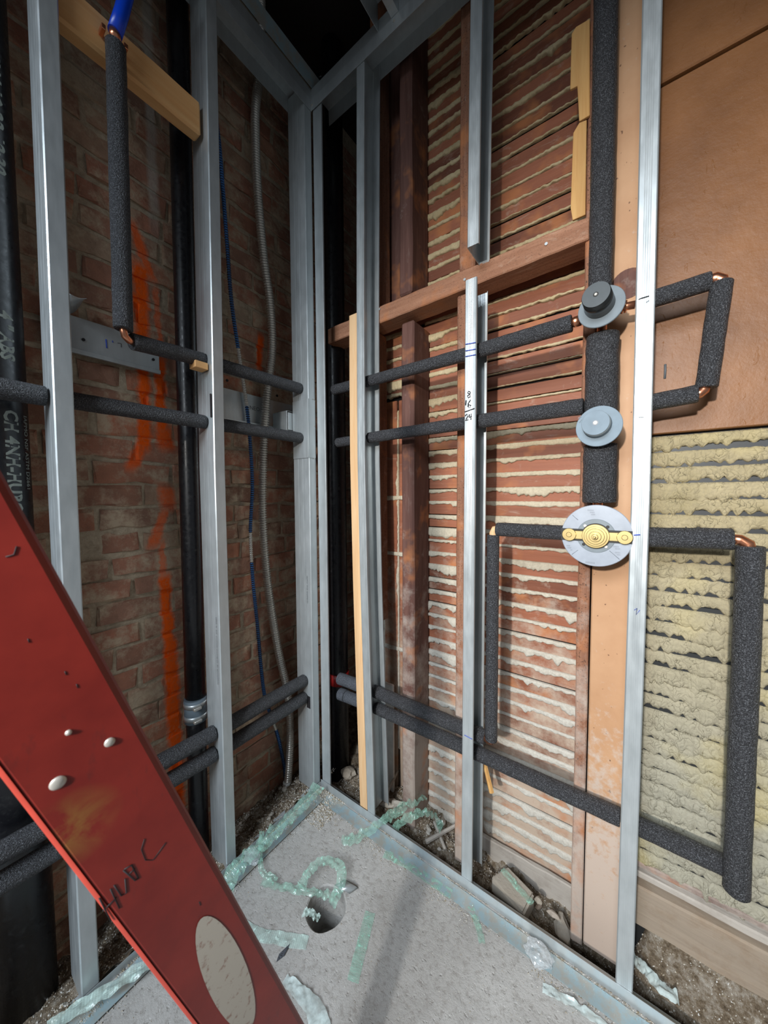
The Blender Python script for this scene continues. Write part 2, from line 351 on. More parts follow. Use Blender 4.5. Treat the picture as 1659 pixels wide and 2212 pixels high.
def metal_stud(label, st, side, fl=.032, parts=(), group='galvanised studs of the new framing', dp=.092, cut=None):
    """side 'R': stations (z, x, y) web at x, opening +x, front at y; side 'L': web at y, flanges +y, front at x"""
    z0 = min(s[0] for s in st); s0 = [s for s in st if s[0] == z0][0]
    if side == 'R': mapf = lambda u, v, wq: (u, v, wq); stations = [(z, x, y) for z, x, y in st]
    else: mapf = lambda u, v, wq: (-v, u, wq); stations = [(z, y, -x) for z, x, y in st]
    e = thing('metal_stud', (s0[1], s0[2], z0), label, 'stud', group)
    o = extrude_profile('channel', stud_profile(fl, dp, .006, side == 'R'), stations, mapf, 'steel', e)
    return e
def text_mesh(body, size, ext=.0):
    c = bpy.data.curves.new('t', 'FONT'); c.body = body; c.size = size; c.resolution_u = 2; c.offset = ext
    o = bpy.data.objects.new('t', c); COL.objects.link(o); dg = bpy.context.evaluated_depsgraph_get()
    me = o.evaluated_get(dg).to_mesh(); vs = [v.co.copy() for v in me.vertices]; fs = [tuple(p.vertices) for p in me.polygons]
    o.evaluated_get(dg).to_mesh_clear(); bpy.data.objects.remove(o); bpy.data.curves.remove(c); return vs, fs
def writing(name, body, size, origin, ux, uy, mat, parent, wrap=None, bold=0.):
    vs, fs = text_mesh(body, size, bold); O = Vector(origin); ux, uy = Vector(ux), Vector(uy)
    nm = ux.cross(uy).normalized()*.0004
    V = [O+ux*v.x+uy*v.y+nm if wrap is None else wrap(v.x, v.y) for v in vs]
    return raw(name, V, fs, mat, parent)
def hand_line(name, pts, r, mat, parent, off=(0, 0, 0)):
    return tube(name, [Vector(p)+Vector(off) for p in pts], r, mat, parent, 6)

# ------------------------------------------------------------------ setting
BX = -.22                     # brick face
YL = .235                     # face of the old laths
# floor slab with the core hole
bm = bmesh.new(); hc = on(705, 1958, 2, 0)
outer = [(.055-.06, -3.), (3.2, -3.), (3.2, -.0), (-.005, -.0)]; ov = [bm.verts.new((x, y, 0)) for x, y in outer]
oe = [bm.edges.new((ov[i], ov[(i+1) % 4])) for i in range(4)]; hv = []
for k in range(40):
    a = 2*pi*k/40; rr = .060*(1+.07*noise.noise(Vector((cos(a)*1.5, sin(a)*1.5, 3)))); hv.append(bm.verts.new((hc.x+rr*cos(a), hc.y+rr*1.02*sin(a), 0)))
he = [bm.edges.new((hv[i], hv[(i+1) % 40])) for i in range(40)]
bmesh.ops.triangle_fill(bm, use_beauty=True, edges=oe+he)
ring = hv
for (dz, k) in ((-.004, .94), (-.14, .96)):
    nr = [bm.verts.new((hc.x+(v.co.x-hc.x)*k, hc.y+(v.co.y-hc.y)*k, dz)) for v in ring]
    for i in range(40): bm.faces.new((ring[i], ring[(i+1) % 40], nr[(i+1) % 40], nr[i]))
    ring = nr
bm.faces.new(ring)
nv = [bm.verts.new((v.co.x, v.co.y, -.16)) for v in ov]
for i in range(4): bm.faces.new((ov[i], ov[(i+1) % 4], nv[(i+1) % 4], nv[i]))
bmesh.ops.recalc_face_normals(bm, faces=bm.faces)
me = bpy.data.meshes.new('floor'); bm.to_mesh(me); bm.free(); struct(link_mesh('floor', me, 'concrete'))
# soil under everything behind the frames
def heightfield(name, x0, x1, y0, y1, nx, ny, zf, mat, ycap=None):
    vs = []; fs = []
    for j in range(ny+1):
        for i in range(nx+1):
            x = x0+(x1-x0)*i/nx; yt = ycap(x) if ycap else y1; y = y0+(yt-y0)*j/ny; vs.append((x, y, zf(x, y)))
    for j in range(ny):
        for i in range(nx): a = j*(nx+1)+i; fs.append((a, a+1, a+nx+2, a+nx+1))
    return raw(name, vs, fs, mat, None, True)
def fbm(x, y, s, o=4): return noise.fractal(Vector((x*s, y*s, 3.1)), 1., 2., o)
def z_right(x, y): return -.065+.035*fbm(x, y, 9)+.012*fbm(x, y, 40)-.05*max(0, min(1, (x-.6)/.5))*max(0, min(1, (1.12-x)/.08))+max(0, min(1, (x-1.03)/.06))*(-.03+.20*max(0, min(1, (y-.04)/.09)))+.03*max(0, 1-abs(x-.3)/.3)
def z_left(x, y):
    k = (x-BX)/.21; return -.075+.085*k+.02*fbm(x, y, 12)+.010*fbm(x, y, 45)
top(heightfield('rubble_bed', 1.03, 1.9, .034, .1405, 110, 20, z_right, 'dirt'), 'brown dirt slope under the sill board right of the nearest stud', 'debris', kind='stuff')
top(heightfield('rubble_bed', .086, 1.03, .034, .245, 130, 34, z_right, 'dirt'), 'brown dirt and crushed plaster filling the trench behind the right floor track', 'debris', kind='stuff')
top(heightfield('rubble_bed', BX-.002, -.006, -1.6, .04, 26, 200, z_left, 'dirt'), 'brown dirt and mortar crumbs banked along the foot of the brick wall', 'debris', kind='stuff')
def z_chase(x, y): k = max(0, min(1, (x+.05)/.12)); k2 = max(0, min(1, (y-.034)/.06)); return (1-k2)*z_left(min(x, -.03), y)*(1-k)+(k2+k-k*k2)*(z_right(x, y)+.35*max(0, y-.15)*(1-k))
top(heightfield('rubble_bed', BX-.002, .0885, .030, .61, 40, 70, z_chase, 'dirt'), 'dark dirt rising into the black chase behind the corner studs', 'debris', kind='stuff')
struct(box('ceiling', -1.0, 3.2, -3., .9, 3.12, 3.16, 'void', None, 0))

# brick wall
wl = struct(box('wall_left', BX-.09, BX-.007, -1.7, .75, -.2, 3.10, 'mortar', None, 0))
bl, bh, mj = .203, .0565, .0145
def brick_mesh(L, seed):
    random.seed(seed); bm = bmesh.new(); bmesh.ops.create_cube(bm, size=1)
    for v in bm.verts: v.co = Vector((v.co.x*.02, v.co.y*L, v.co.z*bh))
    bmesh.ops.subdivide_edges(bm, edges=[e for e in bm.edges if abs((e.verts[0].co-e.verts[1].co).y) > .01], cuts=3)
    bmesh.ops.bevel(bm, geom=[e for e in bm.edges if all(v.co.x > 0 for v in e.verts) and len(e.link_faces) == 2 and e.calc_face_angle(0) > .5], offset=.004, segments=1, affect='EDGES')
    for v in bm.verts: v.co += Vector((random.uniform(-.003, .002), random.uniform(-.005, .005), random.uniform(-.005, .005)))
    me = bpy.data.meshes.new('brick'); bm.to_mesh(me); bm.free(); me.materials.append(MA['brick']); return me
full = [brick_mesh(bl-.004, i) for i in range(6)]; half = [brick_mesh(bl/2-.008, 20+i) for i in range(4)]
random.seed(5); cnt = 0; row = 0; z = -.135; far = []
while z < 3.06:
    header_row = row % 7 == 3
    step = (bl/2+.006) if header_row else (bl+mj*.6); y = -.99-4*step+random.uniform(0, .06)+(step/2 if row % 2 else 0)
    hole_row = abs(z-1.07) < .036
    while y < .70:
        use = y
        ok = y > -1.66
        p = (BX-.0105+random.uniform(-.003, .003), y+random.uniform(-.005, .005), z+random.uniform(-.003, .003)+.004*noise.noise(Vector((y*3, z, 0))))
        if hole_row and abs(y-on(186, 1150, 0, BX).y) < step/2: pass
        elif ok:
            if -.99 < y < .10 and cnt < 290:
                o = link_mesh('brick', random.choice(half if header_row else full), None, wl); o.location = p; o.rotation_euler = (random.uniform(-.012, .012), 0, random.uniform(-.02, .02)); cnt += 1
            else: far.append((p, header_row))
        y += step
    z += bh+mj; row += 1
bm = bmesh.new()
for p, h in far:
    me = half[0] if h else full[1]; n0 = len(bm.verts); bm.from_mesh(me); bm.verts.ensure_lookup_table()
    for v in bm.verts[n0:]: v.co += Vector(p)
me = bpy.data.meshes.new('brick_courses'); bm.to_mesh(me); bm.free(); o = link_mesh('brick_courses', me, 'brick', wl); o['kind'] = 'stuff'
# end of the chase
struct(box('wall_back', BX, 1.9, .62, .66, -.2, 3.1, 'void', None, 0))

# lath and plaster wall behind
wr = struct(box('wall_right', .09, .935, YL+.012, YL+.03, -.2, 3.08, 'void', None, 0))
def ragged(name, x0, x1, zt, gap, y, dro, th, seed, mat, parent, dx=.004, freq=9., hf=38., thr=-.1, vert=False, ztf=None, lobe=.0):
    n = max(6, int((x1-x0)/dx)); vs = []; fs = []
    for i in range(n+1):
        x = x0+(x1-x0)*i/n
        a = noise.noise(Vector((x*freq, seed*3.7, 0)))*.75+noise.noise(Vector((x*hf, seed*1.3, 5)))*.35+noise.noise(Vector((x*hf*3, seed, 9)))*.14
        l = gap+dro*max(0, a-thr)
        l += dro*lobe*abs(noise.noise(Vector((x*hf*.8, seed*5.1, 2))))
        tt = th*(.75+.6*max(0, a)+.25*noise.noise(Vector((x*60, seed, 1)))); e = min(1, min(i, n-i)/2+.15); tt *= e
        zz = (ztf(x) if ztf else zt)
        for (k, q) in ((0, 0), (.0, .6), (.12, .9), (.32, 1.), (.52, .98), (.7, 1.), (.86, .88), (.96, .6), (1., .2), (1., 0)):
            c = (x, y-tt*q-(q > .5)*(.0022*noise.noise(Vector((x*110, (zz-l*k)*150, seed)))+.0015*noise.noise(Vector((x*45, (zz-l*k)*45, seed)))), zz-l*k+(q > .5)*.0012*noise.noise(Vector((x*130, seed, k*5))))
            if vert: c = (zz-l*k, c[1], x)
            vs.append(c)
    K = 10
    for i in range(n):
        for k in range(K-1): a = i*K+k; fs.append((a, a+K, a+K+1, a+1))
    o = raw(name, vs, fs, mat, parent, True); recalc(o.data); return o
pitch, lh = .0490, .0395; z = -.135; i = 0; rnd = random.Random(11)
while z < 3.0:
    x0 = .30 if (z < 1.62 or z > 1.95) else .105
    tilt = .0; b = box('lath', x0, .935, YL+rnd.uniform(-.0015, .002), YL+.0085, z, z+lh+rnd.uniform(-.002, .002), 'lath', wr, .0012, .0006, 5)
    gt = z; g = pitch-lh
    # plaster squeezed out below this lath, hanging over the next one
    for (a, c) in ((.30, .56), (.605, .915)) if x0 > .2 else ((.105, .305), (.36, .56), (.605, .915)):
        am = rnd.choice((.012, .020, .028, .034)) if z < 1.5 else rnd.choice((.0, .006, .014, .03, .04))
        thr = rnd.uniform(-.35, .05) if z < 1.6 else rnd.uniform(-.1, .3)
        if z < 1.0 and rnd.random() < .3: am = .05; thr = rnd.uniform(-.05, .1)
        if c < .6 and z > 1.3: am = max(am, .014); thr = min(thr, -.2)
        ragged('plaster_key', a, c, gt+rnd.choice((.0015, .0, -.003)), (g*1.0+rnd.choice((0, .002, .005)))*(1 if (z < 1.45 or c < .6) else rnd.choice((.35, .5, .7))), YL+.004, am, .012 if am < .02 else .015, i*1.7+a*9, 'plaster', wr, .003, rnd.uniform(5, 11), 42, thr, lobe=.35)
    z += pitch; i += 1
# vertical boards in the narrow bay (left of the middle post)
for (a, c, dy) in ((.118, .155, .004), (.166, .232, .0), (.24, .30, .004)):
    box('board', a, c, YL-.004+dy, YL+.012, -.1, 1.60, 'lath', wr, .002, .001, 8)
for (xx, sd) in ((.164, 3.), (.236, 4.2), (.112, 7.7)):
    ragged('plaster_key', .12, 1.56, xx+.004, .007, YL+.002, .018, .009, sd, 'plaster', wr, .005, 7., 40., .0, True)
for zz in (1.20, .965, .56):
    ragged('plaster_key', .11, .31, zz+.01, .016, YL-.001, .010, .010, zz*7, 'plaster', wr)
for (a, c) in ((.13, .20), (.205, .27), (.275, .345)):
    box('board', a, c, YL-.03, YL-.012, 1.94, 3.05, 'stud_dark', wr, .002, .001, 6)
# far plaster lumps in the dark chase
ragged('plaster_key', .5, 1.72, .055, .012, .30, .03, .02, 12.2, 'plaster', wr, .006, 6, 30, -.2, True)
for (zz, hh) in ((2.05, .0),):
    pass

# right part: bare plaster field + painted panels
struct(box('wall_right', 1.03, 1.95, .142, .16, -.15, 3.1, 'dark_lath', None, 0)); wf = bpy.data.objects['wall_right.001']
zt = 1.352; k = 0; pr = .0382
while zt > .26:
    lo = max(0, min(1, (.85-zt)/.35))
    box('lath', 1.036, 1.92, .136, .142, zt-pr-.002, zt-pr+.010, 'dark_lath', wf, 0, 0, 1)
    ragged('plaster_ridge', 1.036, 1.92, zt, pr*(rnd.uniform(.60, .74)+.22*lo), .1415, .020+.008*rnd.random(), .014+.004*lo, 50+k*2.3, 'plaster_y', wf, .003, 7, 60, -.15, lobe=1.1)
    zt -= pr; k += 1
box('sill_board', 1.036, 1.92, .105, .14, .095, .205, 'sill_wood', wf, .004, .002, 10)
box('skirting_cap', 1.036, 1.92, .118, .14, .212, .232, 'grey_board', wf, .003, .002, 8)
box('skirting_cap', 1.036, 1.92, .125, .141, .236, .252, 'stud_dark', wf, .003, .002, 8)
pn = box('painted_panel', 1.034, 1.95, .118, .141, 1.357, 2.163, 'panel', None, .002)
top(pn, 'brown painted wall panel, the lower one just above the bare yellowish plaster', 'panel')
hand_line('dark_smudge', [on(1437, 787, 1, .1175), on(1437, 800, 1, .1175), on(1436, 818, 1, .1175)], .0025, 'ink_grey', None); sm = bpy.data.objects['dark_smudge']; sm.parent = pn
pn = box('painted_panel', 1.034, 1.95, .112, .141, 2.168, 3.05, 'panel', None, .003)
top(pn, 'brown painted wall panel, the upper one above the slanting dusty seam', 'panel')

# ------------------------------------------------------------------ old timber
def post(label, x0, x1, y0, y1, z0, z1, mat, bv=.004, jit=.0012, name='wooden_post', cat='post'):
    o = box(name, x0, x1, y0, y1, z0, z1, mat, None, bv, jit, 14); return top(o, label, cat)
post('orange-brown old post with nail holes right behind the thin left-hand metal stud, above the crosspiece', .204, .236, .10, .185, 1.912, 3.1, 'stud_wood')
post('reddish old post cut off above the white board, behind the batten stud',   .196, .214, .10, .19, .70, 1.845, 'stud_wood')
post('thick dark rough-sawn post in the middle of the bay, below the crosspiece', .33, .384, .115, .232, -.07, 1.835, 'stud_dark', .006)
post('thick dark rough-sawn post in the middle of the bay, above the crosspiece', .325, .378, .112, .232, 1.93, 3.1, 'stud_dark', .006)
post('salmon brown post peppered with nail holes just left of the cut metal stud', .556, .607, .100, .20, -.05, 1.848, 'stud_wood')
post('reddish post with nail holes above the crosspiece, left of the hanging cut metal stud', .562, .614, .100, .20, 1.918, 3.1, 'stud_wood')
post('narrow brown post with nail holes between the laths and the wide salmon board', .911, .940, .102, .232, -.06, 3.1, 'stud_wood', .003)
sb = box('wide_board', .944, 1.031, .102, .128, -.05, 3.1, 'salmon', None, .003, .0006, 16)
top(sb, 'wide salmon painted board running floor to ceiling behind the shower valves', 'board')
k = disc('knot', (1.006, .102, 1.727), .036, -.001, .0012, 'stud_dark', None, 28, 0); k.parent = sb
hd = thing('crosspiece', (.45, .13, 1.85), 'rough reddish brown wooden crosspiece nailed across the old posts at head height', 'beam')
vs = []; fs = []; n = 26
for i in range(n+1):
    t_ = i/n; x = -.022+t_*.944; z0 = 1.846+.02*t_; z1 = 1.908+.016*t_+.003*noise.noise(Vector((x*20, 0, 0)))
    for (yy, zz) in ((.094, z0), (.094, z1), (.178, z1), (.178, z0)): vs.append((x, yy+.001*noise.noise(Vector((x*30, zz, 1))), zz+.0015*noise.noise(Vector((x*25, yy*9, 2)))))
for i in range(n):
    for q in range(4): fs.append((i*4+q, i*4+(q+1) % 4, i*4+4+(q+1) % 4, i*4+4+q))
fs += [(3, 2, 1, 0), tuple(n*4+q for q in range(4))]
o = raw('beam', vs, fs, 'header', hd); recalc(o.data); bevel(o, .003)
for (px, py) in ((1180, 527), (1004, 604), (820, 668)):
    q = on(px, py, 1, .093); disc('nail_head', q, .004, 0, .002, 'steel', hd, 12, 0)
# pale notched offcuts beside the riser
def poly_prism(name, pts, y0, y1, mat, parent=None, bv=.001):
    n = len(pts); vs = [(p.x, y0, p.z) for p in pts]+[(p.x, y1, p.z) for p in pts]
    fs = [tuple(range(n)), tuple(range(n, 2*n))[::-1]]+[(i, (i+1) % n, n+(i+1) % n, n+i) for i in range(n)]
    o = raw(name, vs, fs, mat, parent); recalc(o.data)
    if bv: bevel(o, bv)
    return o
zz = lambda L: [on(900+a/2.9625, b/2.9625, 1, .094) for a, b in L]
top(poly_prism('wood_offcut', zz([(1020, 170), (1108, 118), (1108, 735), (1040, 775), (1028, 548), (982, 572), (992, 215)]), .094, .101, 'shim'), 'upper pale yellow notched wood offcut beside the insulated riser', 'wood')
top(poly_prism('wood_offcut', zz([(1040, 785), (1088, 765), (1080, 1372), (998, 1408), (985, 1330), (1002, 850)]), .094, .101, 'shim'), 'lower pale yellow wood offcut standing on the crosspiece beside the riser', 'wood')

# ------------------------------------------------------------------ metal framing
S2 = [(.004, .252, 0), (.45, .238, 0), (.9, .224, 0), (1.35, .216, 0), (1.9, .218, 0), (2.43, .224, 0), (2.745, .228, 0)]
metal_stud('thin galvanised stud with the pale wooden batten fixed along its left side', S2, 'R')
s3 = metal_stud('galvanised stud with handwritten 8, 16 and 24, cut off below the wooden crosspiece', [(.004, .625, 0), (.9, .626, 0), (1.822, .627, 0)], 'R')
metal_stud('short galvanised stud hanging above the wooden crosspiece with a slanted cut end', [(1.912, .631, .002), (2.3, .633, .002), (2.745, .638, .002)], 'R')
s4 = metal_stud('bright galvanised stud nearest the camera, right of the three shower valves', [(.004, 1.0225, 0), (1.2, 1.026, 0), (2.745, 1.018, 0)], 'R')
e = thing('metal_stud', (.008, .001, .004), 'galvanised corner angle on the right-hand side of the dark corner slot', 'stud', 'galvanised studs of the new framing')
extrude_profile('channel', [(0, .030), (0, .0014), (.0014, 0), (.0425, 0), (.044, .0014), (.044, .007)], [(.004, .0085, .001), (1.3, .007, .001), (2.745, .006, .001)], lambda u, v, wq: (u, v, wq), 'steel', e)
metal_stud('galvanised corner stud on the left-hand side of the dark corner slot', [(.004, -.001, -.037), (1.3, -.001, -.036), (2.745, -.001, -.036)], 'L', .034)
l2 = metal_stud('galvanised stud left of the two flexible conduits, printed lettering down its side', [(.004, 0, -.41), (1.3, 0, -.413), (2.745, 0, -.40)], 'L')
l1 = metal_stud('galvanised stud furthest left, beside the big black lettered pipe', [(.004, 0, -.768), (1.3, 0, -.766), (2.745, 0, -.757)], 'L')
# black knock-out slots on the stud webs (left frame, seen edge on)
for (st, yy, zz_) in ((l2, -.4142, 1.45),):
    box('knockout', -.012, -.004, yy-.0012, yy-.0004, zz_, zz_+.07, 'ink', st, 0)
q = on(673, 1530, 1, -.038)
bpy.data.objects['metal_stud.005']
box('knockout', -.034, -.014, -.0388, -.0378, .345, .395, 'ink', bpy.data.objects['metal_stud.005'], 0)
# writing on the studs
def mark(parent, pts, r=.0013, mat='ink', y=-.0030): hand_line('pen_mark', [on(a, b, 1, y) for a, b in pts], r, mat, parent)
Z6 = lambda L: [(900+a/2.9625, 500+b/2.9625) for a, b in L]
mark(s3, Z6([(343, 1025), (330, 1022), (326, 1032), (340, 1043), (343, 1056), (330, 1064), (325, 1052), (338, 1040), (345, 1028)]))
mark(s3, Z6([(313, 1105), (316, 1080), (313, 1112)])); mark(s3, Z6([(345, 1076), (330, 1100), (328, 1122), (340, 1128), (346, 1112), (330, 1108)]))
mark(s3, Z6([(306, 1155), (370, 1132)]))
mark(s3, Z6([(310, 1180), (322, 1168), (328, 1180), (312, 1210), (330, 1204)])); mark(s3, Z6([(338, 1170), (334, 1190), (352, 1182)])); mark(s3, Z6([(348, 1165), (346, 1205)]))
for b in (722, 764, 800): mark(s3, Z6([(312, b), (378, b-12)]), .0012, 'ink_blue')
mark(s3, [(1003, 1588), (1020, 1597)], .0009, 'ink_blue')
Z5 = lambda L: [(1190+a/6.636, 560+b/6.636) for a, b in L]
mark(s4, Z5([(1256, 574), (1300, 556), (1408, 524)]), .0009); mark(s4, Z5([(1365, 618), (1408, 588)]), .0005)
mark(s4, [(1369, 1156), (1383, 1155)], .0012, 'ink_blue'); mark(s4, [(1370, 1318), (1376, 1314), (1374, 1328), (1382, 1318)], .0006, 'ink_blue')
mark(s4, [(1371, 902), (1390, 901)], .0004, 'ink_grey')
writing('printed_lettering', 'PATENTS.COM  OR  CD PROSTUD 3ENC07/CD  SE7R  NL SEAPPS', .0075, (-.010, -.4152, .62), (0, 0, 1), (-1, 0, 0), 'ink_grey', l2)
writing('printed_lettering', 'CD PROSTUD  33 KSI  COATED', .008, (-.018, -.0388, .78), (0, 0, 1), (-1, 0, 0), 'ink_grey', bpy.data.objects['metal_stud.005'])
# pale batten on the left of the thin stud
vs = []; fs = []; BP = [(.03, .212), (.45, .199), (.9, .186), (1.35, .178), (1.62, .178), (1.862, .180)]
for (z_, x_) in BP:
    for (a, b_) in ((0, .002), (.0355, .002), (.0355, .020), (0, .020)): vs.append((x_+a+(.0012*noise.noise(Vector((z_*30, a, 0)))), b_, z_))
for i in range(len(BP)-1):
    for q in range(4): fs.append((i*4+q, i*4+(q+1) % 4, i*4+4+(q+1) % 4, i*4+4+q))
fs += [(3, 2, 1, 0), tuple((len(BP)-1)*4+q for q in range(4))]
o = raw('batten', vs, fs, 'pine', None); recalc(o.data); bevel(o, .0012)
top(o, 'long pale pine batten standing against the left side of the thin metal stud', 'batten')
# tracks
def track(label, prof, st, mapf, mat='steel', screws=()):
    e = thing('metal_track', mapf(prof[0][0]+st[0][1], prof[0][1]+st[0][2], st[0][0]), label, 'track', None)
    extrude_profile('channel', prof, st, mapf, mat, e)
    for s in screws: disc('screw', s[0], .004, 0, .002, 'rivet', e, 10, 0, s[1])
    return e
floorR = [(-.003, .033), (-.003, .0015), (.030, .0015)]
track('galvanised floor track running from the corner along the foot of the right wall', floorR, [(.004, 0, 0), (.6, 0, .0), (1.9, 0, 0)], lambda u, v, wq: (wq, u, v))
track('flat dusty steel strip lying on the concrete in front of the right floor track', [(-.054, .0025), (-.010, .0018)], [(.05, 0, 0), (1.9, -.004, 0)], lambda u, v, wq: (wq, u, v), 'steel_dusty')
track('galvanised floor track running from the corner along the foot of the brick wall', [(.003, .024), (.003, .0015), (-.03, .0015)], [(-1.9, 0, 0), (-.006, 0, 0)], lambda u, v, wq: (u, wq, v))
track('flat dusty steel strip on the concrete along the left floor track under the green tape', [(.012, .004), (.034, .002), (.062, .006)], [(-1.9, .0, 0), (-.04, 0, 0)], lambda u, v, wq: (u, wq, v), 'steel_dusty')
topR = [(-.0025, 2.672), (-.0025, 2.713), (.0015, 2.756), (.092, 2.756), (.094, 2.70)]
tr = track('galvanised ceiling track above the right wall, meeting the other in the corner', topR, [(.0, 0, 0), (1.9, 0, 0)], lambda u, v, wq: (wq, u, v), 'steel', [((.385, -.003, 2.70), (0, -1, 0)), ((.008, -.003, 2.69), (0, -1, 0))])
topL = [(.0025, 2.672), (.0025, 2.713), (-.0015, 2.756), (-.092, 2.756), (-.094, 2.70)]
track('galvanised ceiling track above the left wall in front of the bricks', topL, [(-1.9, 0, 0), (.0, 0, 0)], lambda u, v, wq: (u, wq, v))
track('dark steel channel lying above the left ceiling track', [(.001, 2.762), (.006, 2.82), (-.05, 2.84)], [(-1.9, 0, 0), (.08, 0, 0)], lambda u, v, wq: (u, wq, v), 'steel_dusty')
track('steel ceiling joist screwed to the right ceiling track and running over the camera', [(.322, 2.716), (.322, 2.80), (.40, 2.80), (.40, 2.716), (.375, 2.716)], [(-2.0, 0, 0), (-.004, 0, 0)], lambda u, v, wq: (u, wq, v))
# sheet-metal clips on the brick wall
def clip(name, label, boxes, extra=()):
    e = thing(name, boxes[0][:3], label, 'bracket')
    for i, (x, y, z_, X, Y, Z_) in enumerate(boxes): box('plate', x, X, y, Y, z_, Z_, 'steel', e, .0006)
    return e
c1 = clip('steel_bracket', 'galvanised plate with blue pen mark screwed to the brick near the copper elbow', [(-.206, -.74, 1.612, -.2045, -.475, 1.70), (-.206, -.74, 1.60, -.196, -.475, 1.612)])
for (px, py) in ((180, 734), (331, 777)): disc('screw', on(px, py, 0, -.2040), .004, 0, .003, 'ink', c1, 12, 0, (1, 0, 0))
hand_line('pen_mark', [on(229, 733, 0, -.2035), on(231, 752, 0, -.2035)], .0016, 'ink_blue', c1)
hand_line('pen_mark', [on(243, 736, 0, -.2035), on(244, 740, 0, -.2035)], .0012, 'ink_blue', c1)
hand_line('pen_mark', [on(254, 741, 0, -.2035), on(262, 742, 0, -.2035), on(262, 750, 0, -.2035)], .0006, 'ink', c1)
# bent tab near the leftmost stud
vs = []; fs = []
for i in range(7):
    t_ = i/6; a = on(150+38*t_, 635+10*t_+4*sin(t_*3), 0, -.13); b_ = on(150+30*t_, 678-30*t_**2, 0, -.20); vs += [a, b_]
for i in range(6): fs.append((i*2, i*2+1, i*2+3, i*2+2))
tb = raw('steel_tab', vs, fs, 'steel', None, True); md = tb.modifiers.new('s', 'SOLIDIFY'); md.thickness = .0015
top(tb, 'small bent steel tab sticking out behind the leftmost stud', 'bracket')
c2 = clip('steel_bracket', 'galvanised strip with printed letters fixed to the brick behind the conduits', [(-.206, -.40, 1.50, -.2045, .06, 1.612), (-.206, -.40, 1.487, -.19, .02, 1.50)])
writing('printed_lettering', 'NEO SC.        UNL 3250   NEOSONR', .022, on(539, 884, 0, -.2043), (0, 1, 0), (0, 0, 1), 'ink_grey', c2)
for (px, py) in ((490, 822), (598, 855)): disc('screw', on(px, py, 0, -.2040), .005, 0, .003, 'ink', c2, 12, 0, (1, 0, 0))
c3 = clip('steel_clip', 'bright folded steel clip tying the left corner stud back to the wall', [(-.19, -.062, 1.476, -.10, -.060, 1.552), (-.19, -.062, 1.474, -.10, -.03, 1.476), (-.19, -.062, 1.551, -.10, -.03, 1.553), (-.0995, -.0585, 1.476, -.0935, -.03, 1.545)])
c4 = clip('steel_plate', 'thin galvanised splice plate wrapped on the corner stud at pipe height', [(-.090, -.0405, 1.36, -.0015, -.0385, 1.588), (.0008, -.0405, 1.36, .0022, -.004, 1.588)])
for (px, py) in ((678, 862), (679, 920), (679, 990)): disc('screw', on(px, py, 0, .0024), .0025, 0, .001, 'rivet', c4, 8, 0, (1, 0, 0))
# 2x4 block
o = box('timber_block', -.060, -.020, -.758, -.4135, 2.268, 2.362, 'pine_y', None, .006, .0006, 6); top(o, 'fresh orange pine block fixed between the two left studs near the top', 'timber')
o = box('timber_stub', -.055, -.018, -.452, -.4145, 1.592, 1.612, 'pine_y', None, .001); top(o, 'small fresh wood stub under the upper left insulated pipe beside the lettered stud', 'timber')

# ------------------------------------------------------------------ pipes
# upper left run with its drop
P = thing('insulated_pipe', (-.0, -.618, 1.62), 'black foam-covered pipe dropping from the blue tube and turning toward the corner', 'pipe')
xa = .004
top_ = on(250, 97, 0, xa); bot_ = on(266, 712, 0, xa)
sleeve('insulation', top_, bot_, .0205, P)
e1 = on(284, 737, 0, -.012); e2 = Vector((-.046, -.4155, 1.628))
sleeve('insulation', e1, e2, .0205, P)
d1 = (e2-e1).normalized()
tube('copper_elbow', [bot_+Vector((0, 0, .02)), bot_+Vector((0, .001, -.004)), bot_+Vector((-.002, .004, -.014)), bot_+Vector((-.004, .012, -.02)), e1+d1*.002, e1+d1*.03], .0085, 'copper', P, 14)
sleeve('insulation', (-.046, -.4115, 1.628), (-.046, -.040, 1.634), .0205, P)
c_ = on(248, 66, 0, xa)
tube('copper_fitting', [top_-Vector((0, 0, .01)), top_.lerp(c_, .35), top_.lerp(c_, .4), c_], [.0085, .0085, .0115, .0115], 'copper', P, 16)
tube('blue_tube', [c_-Vector((0, 0, .006)), on(262, 30, 0, xa), on(278, -30, 0, xa), on(300, -140, 0, xa)], .0145, 'pex', P, 18)
for s in (-1, 1): box('pipe_ear', -.018+s*.0, .006, c_.y-.004+s*.022, c_.y+.004+s*.022, c_.z-.02, c_.z-.008, 'copper', P, .001)
# lower left run
P = thing('insulated_pipe', (-.046, -.4, 1.42), 'black foam-covered pipe crossing the left wall below the copper elbow, level with the lettered strip', 'pipe')
sleeve('insulation', (-.046, -1.05, 1.440), (-.046, -.7705, 1.438), .0225, P)
sleeve('insulation', (-.046, -.7625, 1.438), (-.046, -.4155, 1.440), .0205, P)
sleeve('insulation', (-.046, -.4115, 1.440), (-.046, -.042, 1.441), .0205, P)
for (zc, lab, nm) in ((.455, 'upper of the two black foam-covered pipes low on the left wall behind the ladder', 0), (.388, 'lower of the two black foam-covered pipes low on the left wall behind the ladder', 1)):
    P = thing('insulated_pipe', (-.046, -.4, zc-.02), lab, 'pipe')
    sleeve('insulation', (-.046, -1.2, zc-.004), (-.046, -.7705, zc-.004), .0235, P)
    sleeve('insulation', (-.046, -.7625, zc-.004), (-.046, -.4155, zc-.005-.003*nm), .0235, P)
    sleeve('insulation', (-.046, -.4115, zc-.006-.003*nm), (-.046, -.041, zc+.002-.006*nm), .0235, P)
